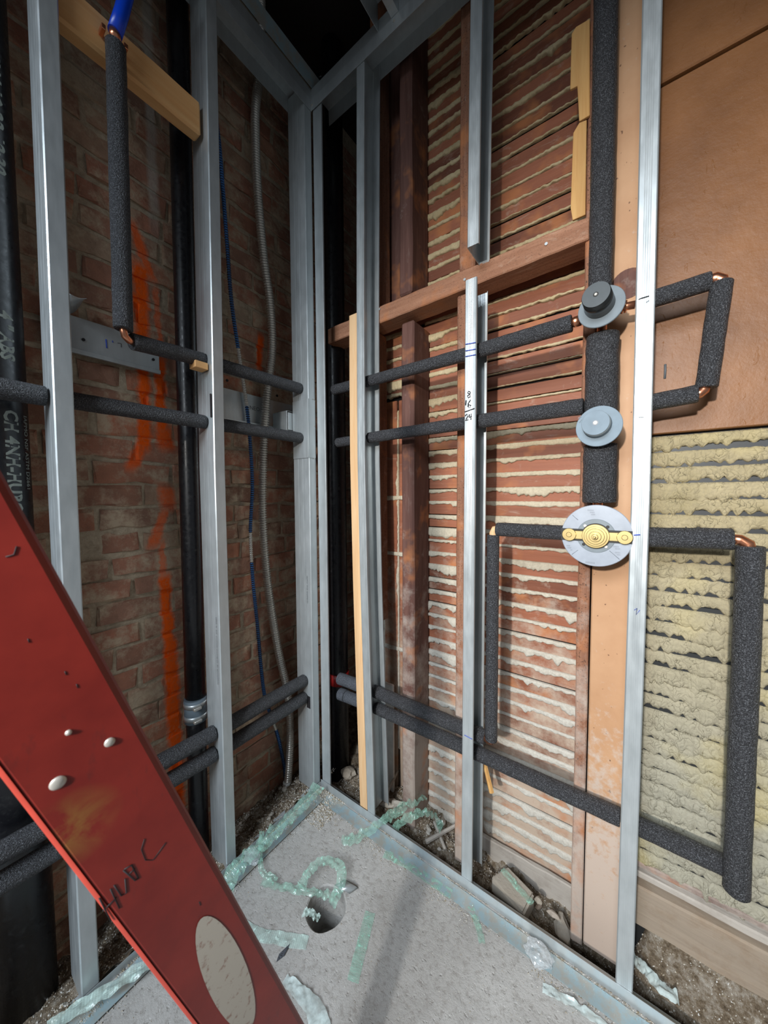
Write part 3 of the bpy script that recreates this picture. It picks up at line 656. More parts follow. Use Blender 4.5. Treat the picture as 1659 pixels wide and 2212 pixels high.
# right upper runs
P = thing('insulated_pipe', (.5, .045, 1.61), 'upper black foam-covered pipe running from the corner to the top shower valve', 'pipe')
sleeve('insulation', (.030+.025, .047, 1.630), (.2145, .047, 1.631), .0195, P); sleeve('insulation', (.2205, .047, 1.630), (.6235, .047, 1.636), .0195, P, n=30); sleeve('insulation', (.6305, .047, 1.636), (.893, .045, 1.643), .0205, P)
tube('copper_pipe', [(.89, .043, 1.643), (.935, .03, 1.645)], .009, 'copper', P, 16)
tube('fitting', [(.895, .043, 1.643), (.900, .042, 1.643), (.9001, .042, 1.643), (.912, .040, 1.643)], [.0105, .0135, .0135, .0135], 'copper', P, 8)
P = thing('insulated_pipe', (.5, .045, 1.40), 'lower black foam-covered pipe running from the corner to the insulated riser', 'pipe')
sleeve('insulation', (.073, .047, 1.421), (.2145, .047, 1.424), .0185, P); sleeve('insulation', (.232, .047, 1.424), (.6235, .047, 1.430), .0195, P, n=30); sleeve('insulation', (.6305, .047, 1.430), (.922, .047, 1.432), .0205, P)
# right bottom runs
P = thing('insulated_pipe', (.4, .06, .44), 'upper of the two black foam-covered pipes near the floor of the right wall', 'pipe')
sleeve('insulation', (.057, .06, .452), (.2385, .06, .460), .0235, P, 'foam_grey'); sleeve('insulation', (.2455, .06, .460), (.6235, .06, .461), .0225, P, n=30); sleeve('insulation', (.6305, .06, .461), (.676, .058, .462), .0215, P)
sleeve('insulation', (.700, .040, 1.095), (.700, .040, .475), .0175, P, n=30)
tube('copper_elbow', [(.672, .056, .462), (.690, .05, .462), (.699, .044, .468), (.700, .040, .485)], .0095, 'copper', P, 14)
sleeve('insulation', (.712, .036, 1.112), (.893, .032, 1.112), .0195, P)
tube('copper_elbow', [(.700, .040, 1.085), (.7005, .040, 1.100), (.705, .038, 1.110), (.72, .036, 1.112)], .0115, 'pine', P, 14)
P = thing('insulated_pipe', (.7, .06, .37), 'lower of the two black foam-covered pipes near the floor, running on past the bright stud', 'pipe')
sleeve('insulation', (.057, .06, .386), (.094, .06, .388), .0235, P, 'foam_grey'); sleeve('insulation', (.0955, .06, .388), (.2385, .06, .395), .0225, P, 'foam_grey'); sleeve('insulation', (.2455, .06, .396), (.6235, .06, .399), .0215, P, n=30)
sleeve('insulation', (.6305, .06, .399), (1.021, .06, .400), .0215, P, n=36); sleeve('insulation', (1.0285, .06, .400), (1.222, .055, .402), .0215, P)
# loop to the right of the lowest valve
sleeve('insulation', (1.032, .032, 1.112), (1.196, .030, 1.118), .0225, P)
sleeve('insulation', (1.221, .030, 1.106), (1.224, .034, .372), .0215, P, n=40)
tube('copper_elbow', [(1.19, .030, 1.118), (1.206, .030, 1.1175), (1.218, .030, 1.110), (1.221, .030, 1.095)], .0105, 'copper', P, 14)
# upper loop on the painted panel
P = thing('insulated_pipe', (1.10, .03, 1.41), 'square black foam-covered pipe loop on the brown panel right of the bright stud', 'pipe')
sleeve('insulation', (1.0290, .03, 1.641), (1.148, .03, 1.648), .0185, P); sleeve('insulation', (1.164, .032, 1.640), (1.147, .032, 1.432), .0185, P); sleeve('insulation', (1.0290, .03, 1.414), (1.134, .03, 1.422), .0185, P)
tube('copper_elbow', [(1.142, .03, 1.648), (1.155, .03, 1.650), (1.1625, .031, 1.645), (1.164, .032, 1.632)], .0115, 'copper', P, 16)
tube('copper_elbow', [(1.128, .03, 1.4215), (1.137, .03, 1.422), (1.1425, .031, 1.427), (1.145, .032, 1.44)], .010, 'copper', P, 16)
tube('copper_pipe', [(.985, .035, 1.646), (1.0215, .032, 1.642)], .0085, 'copper', P, 16)
for kx in (.990, .996, 1.002): tube('fitting_ring', [(kx, .035, 1.645), (kx+.004, .035, 1.6446)], [.0135, .0130], 'copper', P, 16)
# riser
P = thing('insulated_riser', (.955, .058, 1.2), 'thick vertical black foam-covered riser with three sleeves behind the shower valves', 'pipe')
sleeve('insulation', (.946, .060, 3.10), (.951, .060, 1.665), .0255, P, n=50); sleeve('insulation', (.958, .058, 1.600), (.958, .058, 1.375), .0355, P, n=24); sleeve('insulation', (.959, .058, 1.335), (.9595, .058, 1.190), .0365, P, n=16)
tube('copper_pipe', [(.957, .055, 1.70), (.957, .055, 1.12)], .011, 'copper', P, 16)

# ------------------------------------------------------------------ valves
def tilt(c, objs, e): pass
V = thing('shower_valve', (.958, .0, 1.59), 'top shower valve with a tall black cap on a dark grey round guard', 'valve')
A1 = Vector((-.10, -1, .10)).normalized(); c0 = Vector((.958, .004, 1.645))
disc('guard_plate', c0, .0475, -.002, .002, 'rubber_plate', V, 56, .0008, A1)
disc('body', c0, .030, -.024, -.002, 'brass', V, 32, .001, A1)
disc('cap', c0+Vector((-.002, 0, .004)), .0305, .002, .048, 'rubber_blk', V, 56, .0015, A1, .0285)
disc('cap_face', c0+Vector((-.002, 0, .004)), .0275, .048, .0486, 'rubber', V, 56, 0, A1)
disc('screw', c0+Vector((-.002, 0, .004)), .0032, .0486, .0500, 'rivet', V, 16, .0006, A1)
disc('screw_well', c0+Vector((-.002, 0, .004)), .0055, .0486, .0489, 'black', V, 20, 0, A1)
tube('blue_collar', [(.914, .036, 1.643), (.925, .036, 1.643)], .011, 'pex', V, 14)
V = thing('shower_valve', (.958, .0, 1.32), 'middle shower valve with a low pale blue-grey cap on a round guard', 'valve')
A2 = Vector((-.06, -1, .05)).normalized(); c0 = Vector((.959, .003, 1.371))
disc('guard_plate', c0, .0475, -.002, .002, 'zinc', V, 56, .0008, A2)
disc('body', c0, .030, -.020, -.002, 'zinc_side', V, 32, .001, A2)
disc('cap', c0+Vector((-.003, 0, .003)), .0300, .002, .0255, 'zinc_side', V, 56, .0015, A2, .0285)
disc('cap_face', c0+Vector((-.003, 0, .003)), .0280, .0255, .0262, 'zinc', V, 56, .0003, A2)
disc('screw_well', c0+Vector((-.003, 0, .003)), .0062, .0262, .0266, 'mark', V, 20, 0, A2)
disc('screw', c0+Vector((-.003, 0, .003)), .0042, .0266, .0278, 'rivet', V, 16, .0006, A2)
for (px, py, an) in ((1250, 905, 1.1), (1252, 912, 1.0), (1325, 925, -.9), (1331, 930, -.9), (1319, 934, -.9)):
    q = on(px, py, 1, .0005); vs_, fs_ = text_mesh('IIIIIIII', .004); ux = Vector((sin(an)*.5, 0, cos(an))).normalized(); writing('raised_lettering', 'lllll lll', .0042, q-Vector((0, .0006, 0)), ux, Vector((-ux.z, 0, ux.x)), 'mark', V)
V = thing('shower_valve', (.96, .0, 1.04), 'lowest shower valve, large grey guard disc with a brass bar and brass centre', 'valve')
A3 = Vector((0, -1, 0)); c0 = Vector((.959, .0, 1.1125))
disc('guard_plate', c0, .0735, -.004, .002, 'guard', V, 72, .0012, A3)
disc('guard_ring', c0, .0400, .002, .0034, 'rubber_plate', V, 56, .0008, A3)
disc('body', c0, .026, -.03, -.004, 'brass', V, 32, .001, A3)
box('slot', .9035-.018, 1.0235+.006, -.0042, -.0036, 1.0985, 1.1275, 'black', V, 0)
box('brass_bar', .892, 1.0245, -.0075, -.0045, 1.1025, 1.1235, 'brass', V, .002)
for xx in (.9035, 1.0155):
    disc('brass_boss', (xx, 0, 1.113), .0155, .0076, .0110, 'brass', V, 36, .001); disc('boss_screw', (xx, 0, 1.113), .0062, .0110, .0135, 'brass', V, 24, .001)
disc('centre_ring', c0, .0300, .0036, .0062, 'black', V, 48, 0)
for (r_, a, b_) in ((.0282, .006, .012), (.0235, .012, .0155), (.0185, .0155, .0185), (.0125, .0185, .0225), (.0065, .0225, .030), (.0028, .030, .040)): disc('centre_boss', c0, r_, a, b_, 'brass', V, 44, .0008)
for a in (.85, 2.25, 3.95, 5.35):
    q = c0+Vector((cos(a)*.0355, 0, sin(a)*.0300)); disc('screw', q, .0035, .0034, .0050, 'rivet' if a in (2.25, 5.35) else 'black', V, 12, .0003)
Z6b = lambda a, b: on(1180+a/6.636, 1060+b/6.636, 1, -.0022)
for (a, b, A_, B_) in ((375, 350, 455, 420), (365, 915, 455, 850), (905, 860, 1050, 985)): hand_line('moulded_line', [Z6b(a, b), Z6b(A_, B_)], .0006, 'mark', V)
for (a, b, L_, s_) in ((590, 290, 'llllllllllll', .005), (625, 320, 'lllllllll', .005), (640, 350, 'llllllll', .005), (290, 795, 'lllllll', .005), (300, 825, 'llllllll', .005), (345, 855, 'lllll', .004), (960, 810, 'llllllllll', .005), (985, 840, 'lllllllll', .005), (985, 895, 'lllllllll', .005), (1010, 925, 'llllllll', .004), (560, 1040, 'lllllllllllll', .007)):
    writing('raised_lettering', L_, s_, Z6b(a, b), (1, 0, 0), (0, 0, 1), 'mark', V)

# ------------------------------------------------------------------ plumbing and conduits against the brick
P = thing('drain_pipe', (-.15, -.42, -.05), 'glossy black vertical pipe with a stainless band clamp in front of the bricks', 'pipe')
tube('pipe', seg_path((-.158, -.405, 3.1), (-.158, -.418, .535), 6), .031, 'abs', P, 32); tube('lower_pipe', seg_path((-.158, -.4185, .528), (-.158, -.420, -.04), 4), .030, 'abs', P, 32)
for (za, zb, rr) in ((.452, .530, .0345), (.462, .478, .0362), (.505, .521, .0362)): tube('band_clamp', [(-.158, -.4185, za), (-.158, -.4185, zb)], rr, 'zinc' if rr < .035 else 'steel', P, 32)
box('clamp_screw', -.122, -.108, -.445, -.42, .508, .518, 'rivet', P, .002); box('clamp_screw', -.122, -.108, -.445, -.42, .465, .475, 'rivet', P, .002)
o = tube('red_strip', seg_path((-.135, -.372, 1.50), (-.142, -.372, -.02), 10), .0055, 'red_dark', None, 8, True, True, .2); top(o, 'thin dark red line of tubing hugging the right side of the black pipe', 'tube')
P = thing('soil_pipe', (-.135, -.85, -.04), 'big black pipe with white printed lettering at the left edge', 'pipe')
bc = Vector((-.150, -.842)); br = .057
tube('pipe', seg_path((bc.x, bc.y, 3.1), (bc.x, bc.y, -.05), 6), br, 'abs', P, 56)
def wrapf(z0, ang0, sgn=-1):
    def f(u, v): a = ang0+v/br; return Vector((bc.x+(br+.0005)*cos(a), bc.y+(br+.0005)*sin(a), z0+sgn*u))
    return f
ang = radians(12)
writing('printed_lettering', '07-23-13 0 T 1W-10-23 12:30', .038, (0, 0, 0), (0, 0, 0), (0, 0, 0), 'pipe_print', P, wrapf(2.38, ang), .0012)
writing('printed_lettering', '4 " ABS', .034, (0, 0, 0), (0, 0, 0), (0, 0, 0), 'pipe_print', P, wrapf(1.62, ang), .0012)
writing('printed_lettering', 'CH 4NH-HUBOUT CAPT-12', .034, (0, 0, 0), (0, 0, 0), (0, 0, 0), 'pipe_print', P, wrapf(1.405, ang), .0012)
writing('printed_lettering', 'IAPMO NSF ASTM D2661', .016, (0, 0, 0), (0, 0, 0), (0, 0, 0), 'pipe_print', P, wrapf(1.40, ang+.66))
def smooth_path(pts, n):
    out = []; m_ = len(pts)
    for i in range(m_-1):
        p0, p1, p2, p3 = pts[max(0, i-1)], pts[i], pts[i+1], pts[min(m_-1, i+2)]
        for k in range(n):
            t_ = k/n; out.append(.5*((2*p1)+(p2-p0)*t_+(2*p0-5*p1+4*p2-p3)*t_**2+(3*p1-p0-3*p2+p3)*t_**3))
    return out+[pts[-1]]
def resample(P_, step):
    out = [P_[0]]; acc = 0
    for a, b in zip(P_, P_[1:]):
        L = (b-a).length
        while acc+L >= step:
            t_ = (step-acc)/L; a = a.lerp(b, t_); L = (b-a).length; acc = 0; out.append(a)
        acc += L
    return out
cp = [on(a, b, 0, -.175) for a, b in ((563, -60), (565, 60), (567, 120), (553, 220), (552, 300), (557, 420), (570, 560), (583, 650), (588, 750), (577, 850), (570, 950), (567, 1100), (577, 1250), (600, 1400), (622, 1500), (627, 1600), (620, 1712))]
pts = resample(smooth_path(cp, 12), .0024); rr = [.0120 if i % 4 < 2 else .0168 for i in range(len(pts))]
cz = thing('flexible_conduit', pts[-1], 'thick silver ribbed flexible conduit snaking down the brick wall', 'conduit'); tube('armour', pts, rr, 'conduit', cz, 12)
fe = pts[-1]; tube('white_collar', [fe+Vector((0, 0, .05)), fe+Vector((0, 0, .0))], .0165, 'white', cz, 14)
tube('red_bushing', [fe+Vector((0, 0, .008)), fe+Vector((0, .002, -.008))], .021, 'red_dark', cz, 12)
bp = [on(a, b, 0, -.19) for a, b in ((458, 60), (465, 230), (475, 330), (490, 520), (500, 650), (517, 770), (532, 870), (540, 950), (545, 1050), (541, 1150), (546, 1250), (556, 1350), (568, 1480), (580, 1530), (600, 1590), (613, 1650), (618, 1700))]
pts = resample(smooth_path(bp, 12), .0021); bc_ = thing('armoured_cable', pts[-1], 'thin blue-striped armoured cable hanging left of the thick conduit', 'cable')
i0 = 0
for (z1_, mt) in ((1.77, 'cable_b'), (1.56, 'conduit'), (1.07, 'cable_b'), (.95, 'conduit'), (.26, 'cable_b'), (.21, 'conduit'), (-9, 'cable_b')):
    i1 = i0
    while i1 < len(pts)-1 and pts[i1].z > z1_: i1 += 1
    if i1-i0 > 2: tube('armour', pts[i0:i1+1], [.0054 if i % 4 < 2 else .0076 for i in range(i1-i0+1)], mt, bc_, 10)
    i0 = i1
    if i0 >= len(pts)-2: break
# dark chase
P = thing('drain_pipe', (-.045, .16, -.05), 'black vertical pipe in the dark gap right of the corner studs', 'pipe')
tube('pipe', seg_path((-.045, .160, 3.1), (-.045, .160, -.18), 4), .043, 'abs', P, 32); tube('red_coupling', [(-.045, .16, .36), (-.045, .16, .41)], .047, 'red_dark', P, 32)
P = thing('drain_fitting', (-.02, .12, 2.75), 'black curved drain fitting in the darkness above the corner', 'pipe')
ctr = [on(700, -30, 1, .24), on(703, 20, 1, .24), on(702, 60, 1, .24), on(694, 100, 1, .24), on(692, 135, 1, .24), on(700, 190, 1, .24)]
tube('bend', smooth_path(ctr, 5), .040, 'rubber_blk', P, 28); tube('hub', [ctr[2]+Vector((0, 0, .05)), ctr[2]], .050, 'rubber', P, 28); tube('hub', [ctr[4]+Vector((0, 0, .02)), ctr[4]-Vector((0, 0, .01))], .047, 'rubber', P, 28)
q = on(724, 236, 1, .16); tube('red_cap', [q+Vector((-.03, 0, .01)), q+Vector((.004, -.006, -.012))], [.012, .016], 'red_dark', P, 18)
post('dark old post standing in the shadow left of the narrow bay', .062, .108, .236, .30, -.08, 3.1, 'stud_dark', .004)
o = box('wood_block', .03, .115, .30, .34, 1.985, 2.02, 'header', None, .002); top(o, 'short reddish block seen above the left end of the crosspiece', 'wood')
o = box('white_board', .135, .236, .190, .204, -.05, .42, 'white', None, .004); o.rotation_euler = (0, 0, 0); top(o, 'smooth white board end low in the wall right of the pale batten', 'board')

# ------------------------------------------------------------------ ladder
ld = Vector((-.023, .323, -.946)).normalized(); lu = Vector((-.098, -.943, -.319)); lu = (lu-ld*lu.dot(ld)).normalized(); ln = ld.cross(lu).normalized()
if ln.dot(CAM-Vector((.648, -.85, 1.03))) < 0: ln = -ln
L0 = Vector((.648, -.848, 1.030)); lt = -L0.z/ld.z
La = thing('step_ladder', L0+ld*lt, 'red fibreglass ladder leg with rivets and a worn oval sticker in the foreground', 'ladder')
def lp(s, u, n): return L0+ld*s+lu*u+ln*n
prof = [(.0, -.030), (.0, -.006), (.0018, -.0018), (.006, 0), (.079, 0), (.0832, -.0018), (.085, -.006), (.085, -.030)]
vs = []; fs = []; S = [-.62+i*(lt-.004+.62)/24 for i in range(25)]
inner = [(u+(.003 if u < .04 else -.003), n-.003 if n > -.0299 else n) for u, n in prof]
ringp = prof+inner[::-1]; K = len(ringp)
for s in S:
    for (u, n_) in ringp: vs.append(lp(s, u, n_))
for i in range(len(S)-1):
    for q in range(K): fs.append((i*K+q, i*K+(q+1) % K, (i+1)*K+(q+1) % K, (i+1)*K+q))
for i in range(len(prof)-1):
    for e in (0, (len(S)-1)*K): fs.append((e+i, e+i+1, e+K-2-i, e+K-1-i))
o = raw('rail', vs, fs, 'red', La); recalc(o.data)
strip = []
vs = []; fs = []
for i, s in enumerate(S):
    for (u, n_) in ((.0815, .0002), (.0845, -.0012), (.0857, -.0055), (.0857, -.028)): vs.append(lp(s, u, n_))
for i in range(len(S)-1):
    for q in range(3): a = i*4+q; fs.append((a, a+1, a+5, a+4))
o = raw('rail_lit_edge', vs, fs, 'red_lit_edge', La, True)
def lplane(px, py, h=0.):
    d = ray(px, py); t_ = (L0+ln*h-CAM).dot(ln)/d.dot(ln); return CAM+d*t_
for (px, py, r_) in ((237, 1603, .0043), (125, 1691, .0058), (148, 1582, .0025)):
    q = lplane(px, py); tube('rivet', [q, q+ln*.0008, q+ln*.0018, q+ln*.0022], [r_, r_*.95, r_*.6, r_*.1], 'rivet', La, 20)
oc = lplane(490, 2105); n = 40; V_ = []; od = (lplane(540, 2210)-lplane(445, 2010)); ol = od.length/2*1.02; od.normalize(); ow = ln.cross(od)
for k in range(n):
    a = 2*pi*k/n; V_.append(oc+(od*cos(a)*ol*1.12+ow*sin(a)*.0205+ln*.0006+od*.004))
raw('sticker', V_, [tuple(range(n))], 'sticker', La)
def scrawl(L, r=.0011): hand_line('marker_writing', [lplane(a, b, .0001) for a, b in L], r*.62, 'ink', La)
scrawl([(214, 1940), (240, 1990)], .0010); scrawl([(238, 1920), (258, 1962)], .0010); scrawl([(222, 1968), (252, 1938)], .0009)
scrawl([(246, 1912), (262, 1935), (273, 1928), (270, 1898)], .0010)
scrawl([(266, 1880), (292, 1902), (300, 1896)], .0010); scrawl([(268, 1878), (284, 1868), (298, 1896)], .0010); scrawl([(278, 1888), (292, 1876)], .0008)
scrawl([(312, 1812), (305, 1835), (314, 1858), (330, 1858), (345, 1838), (358, 1820)], .0007)
scrawl([(36, 1180), (30, 1198), (12, 1203)], .0008)
for (a, b) in ((60, 1380), (165, 1478), (430, 1948), (140, 1450)): scrawl([(a, b), (a+3, b+8)], .0006)
foot = lp(lt-.03, .0425, -.012)
o = box('rubber_foot', foot.x-.022, foot.x+.016, foot.y-.055, foot.y+.05, .001, .03, 'rubber_blk', La, .004)

# ------------------------------------------------------------------ debris
def rock_mesh(seed, sx=1, sy=1, sz=.6, sub=2):
    bm = bmesh.new(); bmesh.ops.create_icosphere(bm, subdivisions=sub, radius=1)
    for v in bm.verts:
        k = 1+.45*noise.noise(v.co*1.3+Vector((seed*5.3, 0, 0)))+.15*noise.noise(v.co*4+Vector((0, seed, 0))); v.co = Vector((v.co.x*k*sx, v.co.y*k*sy, v.co.z*k*sz))
    me = bpy.data.meshes.new('rock'); bm.to_mesh(me); bm.free(); me.materials.append(MA['stone']); return me
RM = [rock_mesh(i, 1, random.uniform(.6, 1), random.uniform(.45, .8)) for i in range(8)]
rr = random.Random(3)
def rocks(n, f, label, group, rmin=.004, rmax=.011):
    for i in range(n):
        x, y, z_ = f(); r_ = rr.uniform(rmin, rmax); o = link_mesh('rubble_stone', rr.choice(RM)); o.location = (x, y, z_+r_*.35); o.scale = (r_, r_, r_); o.rotation_euler = (rr.uniform(-.4, .4), rr.uniform(-.4, .4), rr.uniform(0, 6)); top(o, label, 'stone', group)
def fZ(): pass
def fL():
    x = rr.uniform(-.2, -.03); y = rr.uniform(-.36, .0); return x, y, z_left(x, y)
rocks(34, fL, 'small pale mortar lump on the dirt bank under the brick wall', 'mortar lumps under the brick wall')
def fLL():
    x = rr.uniform(-.2, -.03); y = rr.uniform(-.8, -.4); return x, y, z_left(x, y)
def fC():
    a = rr.random(); return (.02+.085*rr.random(), -.005-.075*rr.random(), .003)
def fR():
    x = rr.uniform(.27, .60); y = rr.uniform(.05, .21); return x, y, z_right(x, y)
rocks(22, fR, 'broken plaster lump in the trench below the dark middle post', 'plaster lumps in the trench', .005, .013)
def fR2():
    x = rr.uniform(.66, 1.5); y = rr.uniform(.05, .2); return x, y, z_right(x, y)
rocks(26, fR2, 'broken plaster lump in the trench beyond the cut stud', 'plaster lumps in the right trench', .004, .011)
def single_rock(px, py, z_, r_, label, sc=(1, 1, 1), rot=0):
    p_ = on(px, py, 2, z_); o = link_mesh('rubble_stone', rr.choice(RM)); o.location = p_; o.scale = (r_*sc[0], r_*sc[1], r_*sc[2]); o.rotation_euler = (0, 0, rot); top(o, label, 'stone')
single_rock(752, 1668, -.03, .035, 'big pale stone in the gap between the corner stud and the pale batten', (1, 1, .8))
single_rock(1216, 2010, -.07, .040, 'smooth pale half-round stone in the trench left of the salmon board', (.5, 1.1, .8), .3)
single_rock(845, 1735, -.02, .030, 'knobbly cream lump beside the foot of the thin stud', (1.4, .8, .6), .6)
single_rock(722, 1708, .006, .013, 'largest white chip of the heap in the floor corner', (.5, 1.3, .8), .5)
single_rock(1195, 1975, -.045, .014, 'round pale pebble beside the half brick', (1.2, 1, .8))
single_rock(1163, 1945, -.035, .013, 'squarish pale pebble touching the half brick end', (.8, 1.2, 1))
# grit
def grit(name, n, f, label, smin=.0007, smax=.0022):
    vs = []; fs = []
    for i in range(n):
        p_ = Vector(f()); s = rr.uniform(smin, smax); b0 = len(vs)
        for d in ((1, 0, -.3), (-.5, .9, -.3), (-.5, -.9, -.3), (0, 0, 1)): vs.append(p_+Vector(d)*s*rr.uniform(.6, 1.3)+Vector((0, 0, s*.3)))
        fs += [(b0, b0+1, b0+3), (b0+1, b0+2, b0+3), (b0+2, b0, b0+3), (b0, b0+2, b0+1)]
    o = raw(name, vs, fs, 'grit'); top(o, label, 'grit', kind='stuff')
def g1():
    while True:
        x = rr.uniform(.01, 1.4); y = -abs(rr.gauss(0, .035))-.004
        if noise.noise(Vector((x*9, y*20, 0)))+.25 > 0 and y > -.12: return x, y, .001
grit('grit', 9000, g1, 'loose brown grit along the front of the right floor track')
def g2():
    while True:
        y = rr.uniform(-1.0, -.01); x = abs(rr.gauss(0, .03))+.004
        if noise.noise(Vector((y*9, x*20, 4)))+.3 > 0 and x < .1: return x, y, .003
grit('grit', 6000, g2, 'loose pale grit along the left floor track')
grit('grit', 2500, lambda: (rr.uniform(0, .14), -rr.random()**1.5*.14, .001), 'pale crumbs spilling out of the floor corner', .001, .003)
grit('plaster_crumbs', 90, fC, 'heap of white plaster crumbs in the floor corner', .0025, .0055)
grit('plaster_crumbs', 60, fLL, 'mortar crumbs on the dark ground behind the ladder leg', .002, .006)
def g4():
    while True:
        x = rr.uniform(.02, 1.7); y = rr.uniform(-1.0, -.02)
        if (x-hc.x)**2+(y-hc.y)**2 > .055**2: return x, y, .0
grit('grit', 2500, g4, 'scattered grit over the open concrete', .0006, .0016)
def g3():
    x = rr.uniform(.0, 1.6); y = rr.uniform(.036, .23); return x, y, z_right(x, y)
grit('grit', 8000, g3, 'crushed plaster bits over the trench dirt', .0010, .0028)
def g5():
    x = rr.uniform(-.215, -.01); y = rr.uniform(-1, .1); return x, y, z_left(x, y)
grit('grit', 5000, g5, 'crushed mortar bits over the dirt bank by the bricks', .0012, .0035)
# half brick block in the trench
b0 = [on(1060, 1905, 2, -.03), on(1097, 1880, 2, -.03), on(1155, 1940, 2, -.03), on(1130, 1990, 2, -.03)]
vs = [(p_.x, p_.y, -.012) for p_ in b0]+[(p_.x, p_.y, -.062) for p_ in b0]
o = raw('half_brick', vs, [(0, 1, 2, 3), (7, 6, 5, 4), (0, 4, 5, 1), (1, 5, 6, 2), (2, 6, 7, 3), (3, 7, 4, 0)], 'stone'); recalc(o.data); bevel(o, .006, 2); top(o, 'dusty half brick lying in the trench right of the cut stud', 'brick')
# board along the foot of the laths and splinters
o = box('base_board', .60, .912, .205, .222, -.10, -.015, 'grey_board', None, .003, .002, 8); top(o, 'dusty grey board along the foot of the laths between two posts', 'board')
def stick(pts, r, mat, label, name='wood_splinter', cat='wood'):
    o = tube(name, pts, r, mat, None, 6, True, False, .2); top(o, label, cat)
stick([on(920, 1818, 2, -.02), on(985, 1782, 2, -.01)], [.008, .006], 'grey_board', 'grey splintered stick across the trench left of the salmon post')
stick([on(832, 1720, 2, .0), on(862, 1660, 2, .02)], [.007, .005], 'grey_board', 'pale stick leaning at the foot of the dark middle post')
stick([on(1035, 1600, 1, .12), on(1062, 1712, 1, .10)], [.006, .008], 'shim', 'orange-brown wood splinter leaning behind the cut stud near its foot')
stick([on(938, 1775, 2, -.02), on(962, 1835, 2, -.04)], .006, 'grey_board', 'thin grey stick propped in the dark trench pocket')

# tapes: ribbons resting on the ground, slightly crumpled
def ribbon(name, label, pts, w, mat, seed, lift=.004, crumple=.006, nw=6, plane=2, cat='tape', base=0.):
    P_ = [on(a, b, 2, h) for a, b, h in pts]; P_ = smooth_path(P_, 14); n_ = len(P_); vs = []; fs = []; uv = []
    Lt = 0
    for i, p_ in enumerate(P_):
        t_ = (P_[min(n_-1, i+1)]-P_[max(0, i-1)]); t_.z = 0; t_.normalize(); s = Vector((-t_.y, t_.x, 0)); ww = w if not isinstance(w, (list, tuple)) else w[0]+(w[1]-w[0])*i/(n_-1)
        if i: Lt += (p_-P_[i-1]).length
        for k in range(nw+1):
            u = k/nw-.5; hgt = lift+crumple*(.5+noise.noise(Vector((i*.35+seed*7, u*3, seed)))+.2*noise.noise(Vector((i*.7+seed*3, u*8, seed)))); q = p_+s*u*ww; q.z += max(.0008, hgt); vs.append(q); uv.append((k/nw, Lt/.5))
    for i in range(n_-1):
        for k in range(nw): a = i*(nw+1)+k; fs.append((a, a+1, a+nw+2, a+nw+1))
    o = raw(name, vs, fs, mat, None, True, uv); top(o, label, cat); return o
ribbon('mesh_tape', 'green mesh tape strip lying alone on the open concrete', [(800, 1972, 0), (788, 2020, 0), (775, 2070, 0), (762, 2122, 0)], .030, 'mesh_green', 1, .001, .003)
ribbon('mesh_tape', 'crumpled green mesh tape draped over the left floor track from the corner', [(690, 1705, .03), (650, 1755, .035), (600, 1800, .035), (560, 1840, .03), (515, 1880, .03), (490, 1925, .01)], .05, 'mesh_green', 2, .006, .02)
ribbon('mesh_tape', 'green mesh tape bridging the core hole in the floor', [(565, 1912, .01), (600, 1920, .012), (650, 1928, .012), (700, 1938, .015), (725, 1945, .012)], .024, 'mesh_green', 3, .004, .01)
ribbon('mesh_tape', 'pale green tape arching around the far side of the core hole', [(650, 1925, .01), (668, 1890, .03), (700, 1868, .035), (735, 1880, .03), (735, 1920, .01), (715, 1965, -.01)], .03, 'mesh_green', 4, .006, .012)
ribbon('mesh_tape', 'green mesh tape curling over the right floor track toward the middle post', [(738, 1820, .005), (770, 1818, .01), (815, 1790, .03), (850, 1765, .04), (890, 1740, .04), (915, 1725, .02)], .034, 'mesh_green', 5, .006, .015)
ribbon('mesh_tape', 'pale green tape lying across the concrete beside the ladder edge', [(510, 1995, 0), (560, 2020, .002), (610, 2030, .002), (664, 2038, 0)], .030, 'mesh_pale', 6, .001, .004)
ribbon('mesh_tape', 'green tape stuck along the front of the right floor track', [(830, 1845, 0), (880, 1870, 0), (930, 1905, 0), (975, 1935, 0)], .026, 'mesh_green', 7, .001, .005)
ribbon('mesh_tape', 'short green tape scrap on the grit below the cut stud', [(1015, 1960, 0), (1030, 1995, 0), (1042, 2040, 0)], .018, 'mesh_green', 8, .001, .005)
ribbon('mesh_tape', 'green mesh tape lying over the half brick in the trench', [(1085, 1880, -.005), (1115, 1915, -.008), (1150, 1955, -.01)], .020, 'mesh_green', 9, .001, .006)
ribbon('mesh_tape', 'thin green tape loop hanging down beside the left floor track', [(566, 1800, .03), (562, 1850, .02), (568, 1890, .01), (600, 1905, .005)], .016, 'mesh_green', 10, .004, .01)
ribbon('mesh_tape', 'long pale green tape along the left floor track behind the ladder', [(480, 1975, .02), (400, 2035, .02), (300, 2105, .02), (180, 2180, .02), (100, 2235, .02)], .03, 'mesh_pale', 11, .006, .01)
ribbon('mesh_tape', 'green tape tangle in the trench at the foot of the dark middle post', [(850, 1800, .0), (890, 1770, .02), (930, 1765, .02), (955, 1800, -.01)], .03, 'mesh_green', 12, .006, .02)
ribbon('film_strip', 'white film strip curving over the concrete right of the ladder foot', [(615, 2118, 0), (650, 2150, .004), (680, 2185, .004), (695, 2240, 0)], [.02, .05], 'slip', 13, .002, .006, cat='film')
ribbon('film_strip', 'shiny white film strip in front of the right floor track at the bottom edge', [(1172, 2136, 0), (1215, 2160, .002), (1265, 2190, .003), (1320, 2230, 0)], .018, 'slip', 14, .002, .006, cat='film')
